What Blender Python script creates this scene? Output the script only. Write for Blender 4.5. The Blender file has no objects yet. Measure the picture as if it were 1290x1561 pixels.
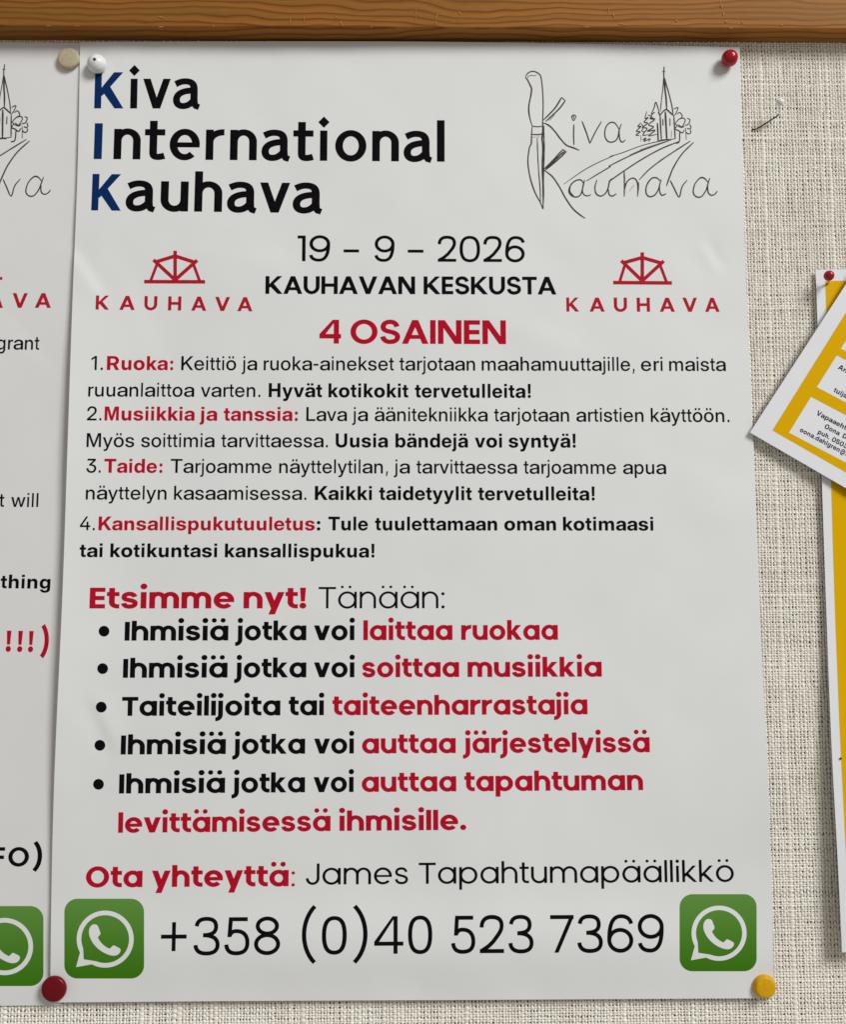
import bpy, math, random
import numpy as np
from mathutils import Matrix, Vector
from mathutils.geometry import delaunay_2d_cdt

random.seed(7)
RNG = np.random.RandomState(11)
S = bpy.context.scene

# ------------------------------------------------------------------ camera
# metres; the board stands in the plane y = 0, x to the right, z up, the room is at -y
PHOTO_W, PHOTO_H, FOCAL = 1290.0, 1561.0, 1500.0
CAM_R = np.array([[0.9998898, 0.0020634, -0.0147043],
                  [-0.0144409, -0.0952447, -0.9953491],
                  [-0.0034543, 0.9954518, -0.0952044]])
CAM_C = np.array([0.1465918, -0.4206499, -0.2507872])
cam = bpy.data.cameras.new("camera")
cam.sensor_fit = 'HORIZONTAL'
cam.sensor_width = 36.0
cam.lens = 36.0 * FOCAL / PHOTO_W
cam.clip_start = 0.01
cam.clip_end = 50.0
cam_ob = bpy.data.objects.new("camera", cam)
S.collection.objects.link(cam_ob)
cam_ob.matrix_world = Matrix(((*CAM_R[0], CAM_C[0]), (*CAM_R[1], CAM_C[1]), (*CAM_R[2], CAM_C[2]), (0, 0, 0, 1)))
S.camera = cam_ob

# ------------------------------------------------------------------ light
world = bpy.data.worlds.new("World")
S.world = world
world.use_nodes = True
bg = world.node_tree.nodes["Background"]
bg.inputs[0].default_value = (1.0, 0.955, 0.90, 1)
bg.inputs[1].default_value = 0.30


def area(name, pos, target, size_x, size_y, power, color):
    l = bpy.data.lights.new(name, 'AREA')
    l.shape = 'RECTANGLE'
    l.size, l.size_y = size_x, size_y
    l.energy = power
    l.color = color
    o = bpy.data.objects.new(name, l)
    S.collection.objects.link(o)
    o.location = pos
    o.rotation_euler = (Vector(target) - Vector(pos)).to_track_quat('-Z', 'Y').to_euler()
    return o


# a window of the room, up and to the right of the board
area("window_light", (2.18, -2.23, 1.90), (0.15, 0, -0.2), 1.2, 1.4, 119.0, (0.97, 0.985, 1.0))

S.view_settings.view_transform = 'Standard'
S.view_settings.look = 'None'
S.view_settings.exposure = 0.0
S.view_settings.gamma = 1.0
S.view_settings.use_curve_mapping = False
S.render.engine = 'CYCLES'

# ------------------------------------------------------------------ materials


def lin(r, g, b):
    f = lambda c: (c / 12.92 if c <= 0.04045 else ((c + 0.055) / 1.055) ** 2.4)
    return tuple(f(v / 255.0) for v in (r, g, b))


def mat(name, color, rough=0.6, spec=0.4, coat=0.0):
    m = bpy.data.materials.new(name)
    m.use_nodes = True
    b = m.node_tree.nodes["Principled BSDF"]
    b.inputs["Base Color"].default_value = (*color, 1)
    b.inputs["Roughness"].default_value = rough
    b.inputs["Specular IOR Level"].default_value = spec
    b.inputs["Coat Weight"].default_value = coat
    return m


class NT:
    """small helper for writing node graphs"""

    def __init__(self, m):
        self.t = m.node_tree
        self.b = self.t.nodes["Principled BSDF"]

    def n(self, typ, **kw):
        o = self.t.nodes.new(typ)
        ins = kw.pop("ins", {})
        for k, v in kw.items():
            setattr(o, k, v)
        for k, v in ins.items():
            if isinstance(v, bpy.types.NodeSocket):
                self.t.links.new(v, o.inputs[k])
            else:
                o.inputs[k].default_value = v
        return o

    def math(self, op, a, b=0.0):
        return self.n('ShaderNodeMath', operation=op, ins={0: a, 1: b}).outputs[0]

    def ramp(self, fac, stops):
        r = self.n('ShaderNodeValToRGB', ins={0: fac})
        e = r.color_ramp.elements
        while len(e) < len(stops):
            e.new(0.5)
        for k, (p, c) in enumerate(stops):
            e[k].position = p
            e[k].color = (*c, 1)
        return r.outputs[0]

    def link(self, a, b):
        self.t.links.new(a, b)


def paper_mat(name, color, bump=0.05):
    m = mat(name, color, 0.8, 0.10)
    g = NT(m)
    tc = g.n('ShaderNodeTexCoord').outputs['Object']
    n1 = g.n('ShaderNodeTexNoise', ins={'Vector': tc, 'Scale': 1400.0, 'Detail': 2.0}).outputs[0]
    n2 = g.n('ShaderNodeTexNoise', ins={'Vector': tc, 'Scale': 45.0, 'Detail': 3.0}).outputs[0]
    c = g.ramp(n2, [(0.3, tuple(v * 0.975 for v in color)), (0.7, color)])
    g.link(c, g.b.inputs['Base Color'])
    bp = g.n('ShaderNodeBump', ins={'Strength': bump, 'Distance': 0.0003, 'Height': n1})
    g.link(bp.outputs[0], g.b.inputs['Normal'])
    return m


def ink_mat(name, color, rough=0.45, grain=1.18):
    m = mat(name, color, rough, 0.03)
    g = NT(m)
    tc = g.n('ShaderNodeTexCoord').outputs['Object']
    n1 = g.n('ShaderNodeTexNoise', ins={'Vector': tc, 'Scale': 900.0, 'Detail': 2.0}).outputs[0]
    c = g.ramp(n1, [(0.35, color), (0.75, tuple(min(1, v * grain + 0.003 * (grain > 1.1)) for v in color))])
    g.link(c, g.b.inputs['Base Color'])
    return m


PAPER = paper_mat("white_paper", (0.79, 0.792, 0.775))
PAPER_L = paper_mat("white_paper_warmer", (0.775, 0.765, 0.745))  # slightly darker and warmer white for the left poster
PAPER_G = paper_mat("glossy_white_paper", (0.81, 0.815, 0.835))
BLACK = ink_mat("black_ink", (0.0042, 0.0032, 0.0042))
PENCIL = ink_mat("pencil_line", (0.060, 0.048, 0.042))
PENCIL_F = ink_mat("faint_pencil_line", (0.20, 0.18, 0.165))
RED = ink_mat("red_ink", (0.445, 0.005, 0.021))
EMBLEM_RED = ink_mat("emblem_red_ink", (0.43, 0.012, 0.026))
BLUE = ink_mat("blue_ink", (0.003, 0.024, 0.108))
YELLOW = ink_mat("yellow_ink", (0.73, 0.41, 0.0006), 0.5, 1.04)


def green_mat():
    m = mat("printed_green", (0.08, 0.27, 0.03), 0.5, 0.10)
    g = NT(m)
    uv = g.n('ShaderNodeUVMap', uv_map="print").outputs[0]
    y = g.n('ShaderNodeSeparateXYZ', ins={0: uv}).outputs[1]
    c = g.ramp(y, [(0.0, (0.045, 0.182, 0.0025)), (0.5, (0.076, 0.228, 0.022)), (1.0, (0.120, 0.290, 0.052))])
    g.link(c, g.b.inputs['Base Color'])
    return m


GREEN = green_mat()

# ------------------------------------------------------------------ object helpers


def link_ob(name, data, parent=None):
    o = bpy.data.objects.new(name, data)
    S.collection.objects.link(o)
    if parent is not None:
        o.parent = parent
    return o


def tag(o, label=None, cat=None, group=None, kind=None):
    for k, v in (("label", label), ("category", cat), ("group", group), ("kind", kind)):
        if v:
            o[k] = v
    return o


def np_mesh(name, verts, quads=None, tris=None, mats=(), mat_idx=None, smooth=False):
    """mesh from numpy arrays"""
    me = bpy.data.meshes.new(name)
    verts = np.asarray(verts, np.float32)
    me.vertices.add(len(verts))
    me.vertices.foreach_set("co", verts.ravel())
    loops = []
    counts = []
    if quads is not None and len(quads):
        loops.append(np.asarray(quads, np.int32).ravel())
        counts.append(np.full(len(quads), 4, np.int32))
    if tris is not None and len(tris):
        loops.append(np.asarray(tris, np.int32).ravel())
        counts.append(np.full(len(tris), 3, np.int32))
    L = np.concatenate(loops)
    Cn = np.concatenate(counts)
    me.loops.add(len(L))
    me.loops.foreach_set("vertex_index", L)
    me.polygons.add(len(Cn))
    me.polygons.foreach_set("loop_start", np.concatenate([[0], np.cumsum(Cn)[:-1]]).astype(np.int32))
    for m in mats:
        me.materials.append(m)
    if mat_idx is not None:
        me.polygons.foreach_set("material_index", np.asarray(mat_idx, np.int32))
    if smooth:
        me.polygons.foreach_set("use_smooth", np.ones(len(Cn), bool))
    me.update(calc_edges=True)
    me.validate()
    return me


class MB:
    """collects pieces for one mesh"""

    def __init__(self):
        self.v, self.f, self.m, self.s = [], [], [], []

    def add(self, verts, faces, mi=0, smooth=False):
        b = len(self.v)
        self.v += [tuple(p) for p in verts]
        self.f += [tuple(b + i for i in f) for f in faces]
        self.m += [mi] * len(faces)
        self.s += [smooth] * len(faces)

    def build(self, name, mats, parent=None, loc=None):
        me = bpy.data.meshes.new(name)
        me.from_pydata(self.v, [], self.f)
        for m in mats:
            me.materials.append(m)
        me.polygons.foreach_set("material_index", self.m)
        me.polygons.foreach_set("use_smooth", self.s)
        me.update()
        o = link_ob(name, me, parent)
        if loc is not None:
            o.location = loc
        return o


# ------------------------------------------------------------------ the sheets as surfaces
def hash2(ix, iz, seed):
    n = np.sin(ix * 127.1 + iz * 311.7 + seed * 74.7) * 43758.5453
    return n - np.floor(n)


def vnoise(x, z, cell, seed):
    x = np.asarray(x, float) / cell + 100.0
    z = np.asarray(z, float) / cell + 100.0
    ix, iz = np.floor(x), np.floor(z)
    fx, fz = x - ix, z - iz
    fx = fx ** 3 * (fx * (fx * 6 - 15) + 10)
    fz = fz ** 3 * (fz * (fz * 6 - 15) + 10)
    a, b = hash2(ix, iz, seed), hash2(ix + 1, iz, seed)
    c, d = hash2(ix, iz + 1, seed), hash2(ix + 1, iz + 1, seed)
    return (a + (b - a) * fx) * (1 - fz) + (c + (d - c) * fx) * fz - 0.5


def rays(px, py):
    d = np.stack([np.asarray(px, float) - PHOTO_W / 2, -(np.asarray(py, float) - PHOTO_H / 2),
                  -FOCAL * np.ones(np.shape(px))], -1)
    return d @ CAM_R.T


def at(px, py, out=0.0):
    """the point of the board's plane, or of a plane `out` metres before it, seen at a photo pixel"""
    d = rays(px, py)
    t = (-out - CAM_C[1]) / d[..., 1]
    return CAM_C + d * t[..., None]


def lift(P, hfun, extra=0.0):
    """bring points of the board plane onto a sheet standing hfun(x, z) before the board"""
    P = np.asarray(P, float)
    d = P - CAM_C
    Q = P
    for _ in range(5):
        h = hfun(Q[..., 0], Q[..., 2]) + extra
        t = (-h - CAM_C[1]) / d[..., 1]
        Q = CAM_C + d * t[..., None]
    return Q


def seg_dist(x, z, a, b):
    ax, az = a
    bx, bz = b
    dx, dz = bx - ax, bz - az
    L2 = dx * dx + dz * dz
    t = np.clip(((x - ax) * dx + (z - az) * dz) / L2, 0, 1)
    side = ((x - ax) * dz - (z - az) * dx) / math.sqrt(L2)
    return np.hypot(x - ax - t * dx, z - az - t * dz), side


def crease(x, z, p, q, amp, width):
    a, b = at(*p)[[0, 2]], at(*q)[[0, 2]]
    d, s = seg_dist(x, z, a, b)
    L = math.hypot(*(b - a))
    env = np.exp(-(d / (width * 2.2)) ** 2)
    return amp * env * np.tanh(s / (width * 0.6))


def bump(x, z, p, amp, wx, wz):
    a = at(*p)
    return amp * np.exp(-((x - a[0]) / wx) ** 2 - ((z - a[2]) / wz) ** 2)


def h_main(x, z):
    h = 0.0021 + 0.00075 * vnoise(x, z, 0.080, 3) + 0.00070 * vnoise(x, z, 0.036, 5) + 0.00020 * vnoise(x, z, 0.016, 8)
    v = -z / 0.4115
    # the left edge stands off the board between its pins
    up = np.clip((v - 0.16) / 0.30, 0, 1)
    dn = np.clip((0.93 - v) / 0.28, 0, 1)
    env = (up * up * (3 - 2 * up)) * (dn * dn * (3 - 2 * dn))
    left = 0.02 - 0.036 * v * 0.35
    h = h + 0.0043 * env * np.exp(-(np.clip(x + 0.012 * v, 0, 1) / 0.022) ** 1.3)
    # and so does the right edge, lower down
    e2 = np.exp(-((v - 0.80) / 0.13) ** 2)
    h = h + 0.0030 * e2 * np.exp(-(np.clip(0.300 - x, 0, 1) / 0.03) ** 1.3)
    # handling creases
    h = h + crease(x, z, (1078, 385), (1090, 404), 0.00032, 0.0018)
    h = h + crease(x, z, (790, 492), (868, 520), 0.00014, 0.006)
    h = h + crease(x, z, (1005, 690), (1110, 735), 0.00018, 0.010)
    h = h + crease(x, z, (150, 1085), (168, 1125), -0.00036, 0.003)
    h = h + crease(x, z, (215, 470), (250, 560), 0.00014, 0.006)
    h = h + crease(x, z, (120, 395), (150, 440), 0.00034, 0.003)
    h = h + crease(x, z, (640, 1390), (900, 1378), 0.00012, 0.009)
    h = h + crease(x, z, (300, 375), (420, 395), 0.00010, 0.006)
    h = h + crease(x, z, (960, 1040), (1040, 1110), 0.00012, 0.009)
    # the foot of the sheet bellies out a little between the lower pins
    h = h + 0.0020 * np.exp(-((z + 0.390) / 0.016) ** 2) * np.clip(np.sin(np.clip((x + 0.012) / 0.318, 0, 1) * math.pi), 0, 1) ** 0.6
    # the pins press the sheet in a little
    for q in ((149, 100), (1109, 95), (84, 1505), (1165, 1502)):
        h = h + bump(x, z, q, -0.00050, 0.0075, 0.0075)
    return np.maximum(h, 0.00125)


def h_left(x, z):
    h = 0.0006 + 0.0003 * vnoise(x, z, 0.07, 21) + 0.00015 * vnoise(x, z, 0.03, 22)
    h = h + crease(x, z, (20, 500), (60, 545), 0.00012, 0.004)
    return np.clip(h, 0.00035, 0.0009)


def coons(left, right, top, bottom, nu, nv):
    """photo-plane grid of a sheet between its four traced edges"""
    def samp(poly, n):
        poly = np.asarray(poly, float)
        d = np.concatenate([[0], np.cumsum(np.hypot(*np.diff(poly, axis=0).T))])
        t = np.linspace(0, 1, n) * d[-1]
        # smooth the traced polyline a little
        out = np.stack([np.interp(t, d, poly[:, k]) for k in (0, 1)], 1)
        if len(poly) > 2:
            w = max(3, n // 16)
            for _ in range(2):
                pad = np.concatenate([2 * out[:1] - out[1:w + 1][::-1], out, 2 * out[-1:] - out[-w - 1:-1][::-1]])
                ker = np.ones(2 * w + 1) / (2 * w + 1)
                out = np.stack([np.convolve(pad[:, k], ker, 'valid') for k in (0, 1)], 1)
        return out
    Lf, Rt, Tp, Bt = samp(left, nv), samp(right, nv), samp(top, nu), samp(bottom, nu)
    u = np.linspace(0, 1, nu)[None, :, None]
    v = np.linspace(0, 1, nv)[:, None, None]
    P = (1 - u) * Lf[:, None] + u * Rt[:, None] + (1 - v) * Tp[None] + v * Bt[None]
    P -= (1 - u) * (1 - v) * Lf[0] + u * (1 - v) * Rt[0] + (1 - u) * v * Lf[-1] + u * v * Rt[-1]
    return P


def sheet(name, grid_px, hfun, mats, parent=None, thick=0.00016, mat_fn=None):
    nv, nu = grid_px.shape[:2]
    P = lift(at(grid_px[..., 0], grid_px[..., 1]), hfun).reshape(-1, 3)
    B = P.copy()
    B[:, 1] += thick
    N = nv * nu
    idx = np.arange(nv * nu).reshape(nv, nu)
    q = np.stack([idx[1:, :-1], idx[1:, 1:], idx[:-1, 1:], idx[:-1, :-1]], -1).reshape(-1, 4)
    back = q[:, ::-1] + N
    loop = np.concatenate([idx[0, :], idx[1:, -1], idx[-1, -2::-1], idx[-2:0:-1, 0]])
    # the cut edge has vertices of its own so that it stays crisp
    m = len(loop)
    E = np.concatenate([P[loop], B[loop]])
    k = np.arange(m)
    k2 = np.roll(k, -1)
    side = np.stack([k, k2, k2 + m, k + m], 1) + 2 * N
    mi = np.zeros(len(q) + len(back) + len(side), int)
    if mat_fn is not None:
        uu, vv = np.meshgrid((np.arange(nu - 1) + .5) / (nu - 1), (np.arange(nv - 1) + .5) / (nv - 1))
        mi[:len(q)] = mat_fn(uu, vv).astype(int).ravel()
    me = np_mesh(name, np.concatenate([P, B, E]), quads=np.concatenate([q, back, side]), mats=mats, mat_idx=mi)
    sm = np.zeros(len(mi), bool)
    sm[:2 * len(q)] = True
    me.polygons.foreach_set("use_smooth", sm)
    return link_ob(name, me, parent)


# ------------------------------------------------------------------ lettering
# A glyph is a list of shapes, a shape is a list of contours; capitals are 700 units high.
def rect(x0, y0, x1, y1):
    return [[(x0, y0), (x1, y0), (x1, y1), (x0, y1)]]


def poly(*p):
    return [list(p)]


def diag(x0, y0, x1, y1, wx):
    return [[(x0, y0), (x0 + wx, y0), (x1 + wx, y1), (x1, y1)]]


def arc_pts(cx, cy, rx, ry, a0, a1, n=None):
    n = n or max(6, int(abs(a1 - a0) / 7))
    return [(cx + rx * math.cos(math.radians(a0 + (a1 - a0) * k / n)),
             cy + ry * math.sin(math.radians(a0 + (a1 - a0) * k / n))) for k in range(n + 1)]


def arc(cx, cy, rx, ry, a0, a1, w, h):
    return [arc_pts(cx, cy, rx, ry, a0, a1) + arc_pts(cx, cy, rx - w, ry - h, a1, a0)]


def ring(cx, cy, rx, ry, w, h):
    return [arc_pts(cx, cy, rx, ry, 0, 360, 52)[:-1], arc_pts(cx, cy, rx - w, ry - h, 360, 0, 52)[:-1]]


def dot(cx, cy, r):
    return [arc_pts(cx, cy, r, r, 0, 360, 24)[:-1]]


def bez(p, n=12):
    """cubic path: p0, then triples"""
    out = [p[0]]
    for k in range(1, len(p), 3):
        a, b, c, d = out[-1], p[k], p[k + 1], p[k + 2]
        for j in range(1, n + 1):
            t = j / n
            m = 1 - t
            out.append(tuple(m ** 3 * a[i] + 3 * m * m * t * b[i] + 3 * m * t * t * c[i] + t ** 3 * d[i] for i in (0, 1)))
    return out


def stroke(pts, w, h=None):
    """a pen stroke of stem width w and crossbar width h along a path"""
    h = w if h is None else h
    P = np.asarray(pts, float)
    T = np.gradient(P, axis=0)
    T[0], T[-1] = P[1] - P[0], P[-1] - P[-2]
    T /= np.linalg.norm(T, axis=1)[:, None] + 1e-9
    Nn = np.stack([-T[:, 1], T[:, 0]], 1)
    wd = np.sqrt((Nn[:, 0] * w) ** 2 + (Nn[:, 1] * h) ** 2)[:, None] / 2
    a, b = P + Nn * wd, P - Nn * wd
    return [[tuple(p) for p in a] + [tuple(p) for p in b[::-1]]]


def box_path(pts, x0, y0, x1, y1):
    return [(x0 + (x1 - x0) * px, y0 + (y1 - y0) * py) for px, py in pts]


S_SPINE = [(0.93, 0.76), (0.87, 0.93), (0.70, 1.0), (0.50, 1.0), (0.24, 1.0), (0.05, 0.90), (0.05, 0.745),
           (0.05, 0.58), (0.25, 0.55), (0.50, 0.505), (0.76, 0.455), (0.97, 0.41), (0.97, 0.25),
           (0.97, 0.09), (0.76, 0.0), (0.50, 0.0), (0.26, 0.0), (0.07, 0.08), (0.02, 0.27)]


class Geo:
    """round geometric sans: circles and straight stems"""

    def __init__(self, w, h, X=545, dotr=None, bold=False, zero=555):
        self.w, self.h, self.X, self.bold = w, h, X, bold
        self.dr = dotr or w * 0.62
        self.zero = zero
        self.sb = 32 if bold else 46
        self.cache = {}

    def get(self, ch):
        if ch not in self.cache:
            self.cache[ch] = self.make(ch)
        return self.cache[ch]

    def make(self, ch):
        w, h, X, b = self.w, self.h, self.X, self.bold
        o = 10
        sb = self.sb
        Wo = 590 if b else 570
        A = 740
        if ch in 'äö':
            base, adv = self.get({'ä': 'a', 'ö': 'o'}[ch])
            r = self.dr * 0.86
            c = Wo / 2 + (w * .1 if ch == 'ä' else 0)
            y = X + 52 + r + 60
            s = 92 + r * 0.65
            return base + [dot(c - s, y, r), dot(c + s, y, r)], adv
        g = []
        k = None
        if ch == 'a':
            g = [ring(Wo / 2, X / 2, Wo / 2, X / 2 + o, w, h), rect(Wo - w * .9, 0, Wo + w * .1, X)]
        elif ch == 'o':
            g = [ring(Wo / 2, X / 2, Wo / 2, X / 2 + o, w, h)]
        elif ch == 'p':
            g = [ring(Wo / 2 + w * .1, X / 2, Wo / 2, X / 2 + o, w, h), rect(0, -205, w, X)]
        elif ch == 'e':
            hb = h * .82
            g = [arc(Wo / 2, X / 2, Wo / 2, X / 2 + o, 0, 318, w, h), rect(w * .6, X / 2 - hb * .55, Wo - 2, X / 2 + hb * .45)]
        elif ch == 's':
            Ws = 470 if b else 420
            g = [stroke(bez(box_path(S_SPINE, w * .38, h / 2 - o, Ws - w * .38, X - h / 2 + o)), w * .92, h)]
        elif ch in 'nhmu':
            Wn = 555 if b else 505
            R = Wn / 2
            Ry = min(R, X * .55)
            if ch in 'nh':
                g = [rect(0, 0, w, X if ch == 'n' else A), arc(Wn - R, X + o - Ry, R, Ry, 0, 180, w, h),
                     rect(Wn - w, 0, Wn, X + o - Ry)]
            elif ch == 'u':
                g = [rect(Wn - w, 0, Wn, X), arc(R, Ry - o, R, Ry, 180, 360, w, h), rect(0, Ry - o, w, X)]
            else:
                d = (Wn - w) * (0.88 if b else 0.93)
                R = (d + w) / 2
                Ry = min(R, X * .52)
                g = [rect(0, 0, w, X)]
                for k_ in (0, 1):
                    x1 = d * (k_ + 1) + w
                    g += [arc(x1 - R, X + o - Ry, R, Ry, 0, 180, w, h), rect(x1 - w, 0, x1, X + o - Ry)]
        elif ch == 'r':
            Wr = 372 if b else 310
            R = Wr
            g = [rect(0, 0, w, X), arc(R, X + o - R * .86, R, R * .86, 90, 180, w, h)]
        elif ch == 't':
            R = h + (70 if b else 62)
            bx = 62 if b else 74
            wt = 365 if b else 300
            g = [rect(bx, R, bx + w, 690), rect(0, X - h * .96, wt - 8, X),
                 arc(bx + w + R - h, R, w + R - h, R, 180, 270, w, h), rect(bx + w + R - h, 0, wt - 4, h)]
        elif ch == 'i':
            g = [rect(0, 0, w, X), dot(w / 2, X + 48 + self.dr + 45, self.dr)]
        elif ch == 'l':
            g = [rect(0, 0, w, A)]
        elif ch == 'j':
            R = w + 70
            g = [rect(0, -205 + R, w, X), dot(w / 2, X + 48 + self.dr + 45, self.dr),
                 arc(w - R, -205 + R, R, R, 270, 360, w, h), rect(w - R - 26, -205, w - R, -205 + h)]
        elif ch == 'k':
            wd = w * 1.22
            Wk = 545 if b else 470
            g = [rect(0, 0, w, A), poly((w * .6, X * .40), (w * .6, X * .40 + w * .2), (Wk - 30 - wd, X), (Wk - 25, X), (w * 1.0, X * .30)),
                 diag(Wk - wd, 0, w * .85, X * .56, wd)]
            g[2] = poly((Wk - wd * 1.02, 0), (Wk, 0), (w * .9 + wd * .72, X * .62), (w * .9 - wd * .12, X * .50))
        elif ch in 'vy':
            wd = w * 1.14
            Wv = 585 if b else 500
            m = Wv / 2
            if ch == 'v':
                g = [diag(m - wd / 2, 0, 0, X, wd), diag(m - wd / 2, 0, Wv - wd, X, wd)]
            else:
                sl = (Wv - wd - (m - wd / 2)) / X
                g = [diag(m - wd / 2, 0, 0, X, wd), diag(m - wd / 2 - sl * 205, -205, Wv - wd, X, wd)]
        elif ch in '.:!':
            r = self.dr * 1.02
            g = [dot(r, r - 8, r)]
            if ch == ':':
                g.append(dot(r, X - r - 20, r))
            if ch == '!':
                g.append(poly((r - w * .36, 235), (r + w * .36, 235), (r + w * .52, 700), (r - w * .52, 700)))
        # capitals
        elif ch == 'A':
            wd = w * 1.1
            W = 720 if b else 680
            g = [diag(0, 0, W / 2 - wd / 2, 700, wd), diag(W - wd, 0, W / 2 - wd / 2, 700, wd), rect(W * .22, 145, W * .78, 145 + h * .9)]
        elif ch == 'K':
            wd = w * 1.24
            W = 650 if b else 590
            g = [rect(0, 0, w, 700), poly((w * .7, 300), (w * .7, 340), (W - 20 - wd, 700), (W - 15, 700), (w * 1.02, 240)),
                 poly((W - wd, 0), (W, 0), (w * .9 + wd * .78, 450), (w * .9, 335))]
        elif ch == 'U':
            W = 610 if b else 560
            R = W / 2
            g = [rect(0, R - o, w, 700), rect(W - w, R - o, W, 700), arc(R, R - o, R, R, 180, 360, w, h)]
        elif ch == 'H':
            W = 620
            g = [rect(0, 0, w, 700), rect(W - w, 0, W, 700), rect(w * .8, 350 - h / 2, W - w * .8, 350 + h / 2)]
        elif ch == 'V':
            wd = w * 1.12
            W = 710
            m = W / 2
            g = [diag(m - wd / 2, 0, 0, 700, wd), diag(m - wd / 2, 0, W - wd, 700, wd)]
        elif ch == 'N':
            wd = w * 1.22
            W = 640
            g = [rect(0, 0, w, 700), rect(W - w, 0, W, 700), diag(W - wd, 0, 0, 700, wd)]
        elif ch == 'E':
            W = 440 if b else 410
            g = [rect(0, 0, w, 700), rect(w * .8, 0, W, h), rect(w * .8, 350 - h / 2, W * .96, 350 + h / 2), rect(w * .8, 700 - h, W, 700)]
        elif ch == 'F':
            W = 420
            g = [rect(0, 0, w, 700), rect(w * .8, 330 - h / 2, W * .94, 330 + h / 2), rect(w * .8, 700 - h, W, 700)]
        elif ch == 'I':
            g = [rect(0, 0, w, 700)]
        elif ch == 'O':
            W = 735
            g = [ring(W / 2, 350, W / 2, 360, w, h)]
        elif ch == 'S':
            W = 560
            g = [stroke(bez(box_path(S_SPINE, w * .45, h / 2 - o, W - w * .45, 700 - h / 2 + o)), w * .95, h)]
        elif ch == 'T':
            W = 560 if b else 540
            g = [rect(W / 2 - w / 2, 0, W / 2 + w / 2, 700 - h * .5), rect(0, 700 - h, W, 700)]
        elif ch == 'J':
            W = 440
            R = 215
            g = [rect(W - w, R - o, W, 700), arc(W - R, R - o, R, R, 178, 360, w, h)]
        # figures and signs
        elif ch == '0':
            W = self.zero
            g = [stroke(bez([(W / 2, 700 - h / 2 + o), (W * .78, 700 - h / 2 + o), (W - w / 2, 570), (W - w / 2, 350), (W - w / 2, 130), (W * .78, h / 2 - o), (W / 2, h / 2 - o),
                             (W * .22, h / 2 - o), (w / 2, 130), (w / 2, 350), (w / 2, 570), (W * .22, 700 - h / 2 + o), (W / 2 + 1, 700 - h / 2 + o)]), w, h)]
        elif ch == '1':
            g = [rect(118, 0, 118 + w, 700), rect(0, 700 - h, 130, 700)]
        elif ch == '2':
            W = 500
            p = bez([(w * .5, 478), (w * .5, 590), (W * .2, 700 - h / 2 + o), (W * .49, 700 - h / 2 + o), (W * .78, 700 - h / 2 + o), (W - w * .55, 620), (W - w * .55, 500),
                     (W - w * .55, 395), (W * .72, 310), (W * .60, 225), (W * .45, 125), (W * .27, 95), (w * .62, h * .3)])
            g = [stroke(p, w, h * 1.05), rect(0, 0, W, h)]
            g[0] = stroke(bez([(w * .5, 478), (w * .5, 590), (W * .2, 700 - h / 2 + o), (W * .49, 700 - h / 2 + o), (W * .78, 700 - h / 2 + o), (W - w * .55, 620), (W - w * .55, 510),
                               (W - w * .55, 400), (W * .70, 310), (W * .56, 215)]) + [(W * .36, 128), (w * .45, h * .55)], w, h * 1.05)
        elif ch == '3':
            W = 520
            g = [stroke(bez([(w * .7, 535), (w * .9, 640), (W * .28, 700 - h / 2 + o), (W * .49, 700 - h / 2 + o), (W * .74, 700 - h / 2 + o), (W * .9 - w * .3, 620), (W * .9 - w * .3, 525),
                             (W * .9 - w * .3, 420), (W * .70, 368), (W * .36, 368)]), w, h),
                 stroke(bez([(W * .36, 366), (W * .74, 368), (W - w / 2, 300), (W - w / 2, 188), (W - w / 2, 75), (W * .76, h / 2 - o), (W * .49, h / 2 - o),
                             (W * .26, h / 2 - o), (w * .62, 70), (w * .5, 185)]), w, h)]
        elif ch == '4':
            W = 575 if not b else 620
            xs = W * .66
            g = [rect(xs, 0, xs + w, 700), rect(0, 150, W, 150 + h), diag(0, 150 + h * .55, xs + w * .08 - w * .15, 700, w * 1.15)]
            g[2] = poly((0, 150 + h * .3), (w * 1.05, 150 + h * .8), (xs + w * .5, 700), (xs - w * .22, 700), (0, 150 + h))
        elif ch == '5':
            W = 500
            g = [rect(W * .17, 700 - h, W * .92, 700), poly((W * .165, 700 - h * .5), (W * .165 + w, 700 - h * .5), (W * .12 + w, 330), (W * .12, 330)),
                 stroke(bez([(W * .12 + w * .55, 352), (W * .28, 430), (W * .36, 440), (W * .48, 440), (W * .78, 440), (W - w / 2, 345), (W - w / 2, 222), (W - w / 2, 85), (W * .76, h / 2 - o), (W * .48, h / 2 - o),
                             (W * .25, h / 2 - o), (w * .65, 70), (w * .5, 190)]), w, h)]
        elif ch in '69':
            W = 530
            g = [ring(W / 2, 222, W / 2, 232, w, h),
                 stroke(bez([(w / 2, 222), (w / 2, 500), (W * .2, 700 - h / 2 + o), (W * .54, 700 - h / 2 + o), (W * .76, 700 - h / 2 + o), (W * .9, 620), (W * .93, 530)]), w, h)]
            if ch == '9':
                g = [[[(W - x, 700 - y) for x, y in c] for c in s] for s in g]
        elif ch == '7':
            W = 480
            wd = w * 1.06
            g = [rect(0, 700 - h, W, 700), diag(W * .16, 0, W - wd, 700 - h * .5, wd)]
        elif ch == '8':
            W = 520
            g = [ring(W / 2, 195, W / 2, 205, w, h), ring(W / 2, 700 - 168, W / 2 - 28, 178, w, h)]
        elif ch in '()':
            W = 290 if not b else 300
            p = bez([(W - w * .5, 895), (w * .05 - 20, 620), (w * .05 - 20, 110), (W - w * .5, -155)], 20)
            g = [stroke(p, w, h)]
            if ch == ')':
                g = [[[(W - x, y) for x, y in c] for c in s] for s in g]
        elif ch == '-':
            g = [rect(0, 245, 400, 245 + h)]
        elif ch == '+':
            W = 540
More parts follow.
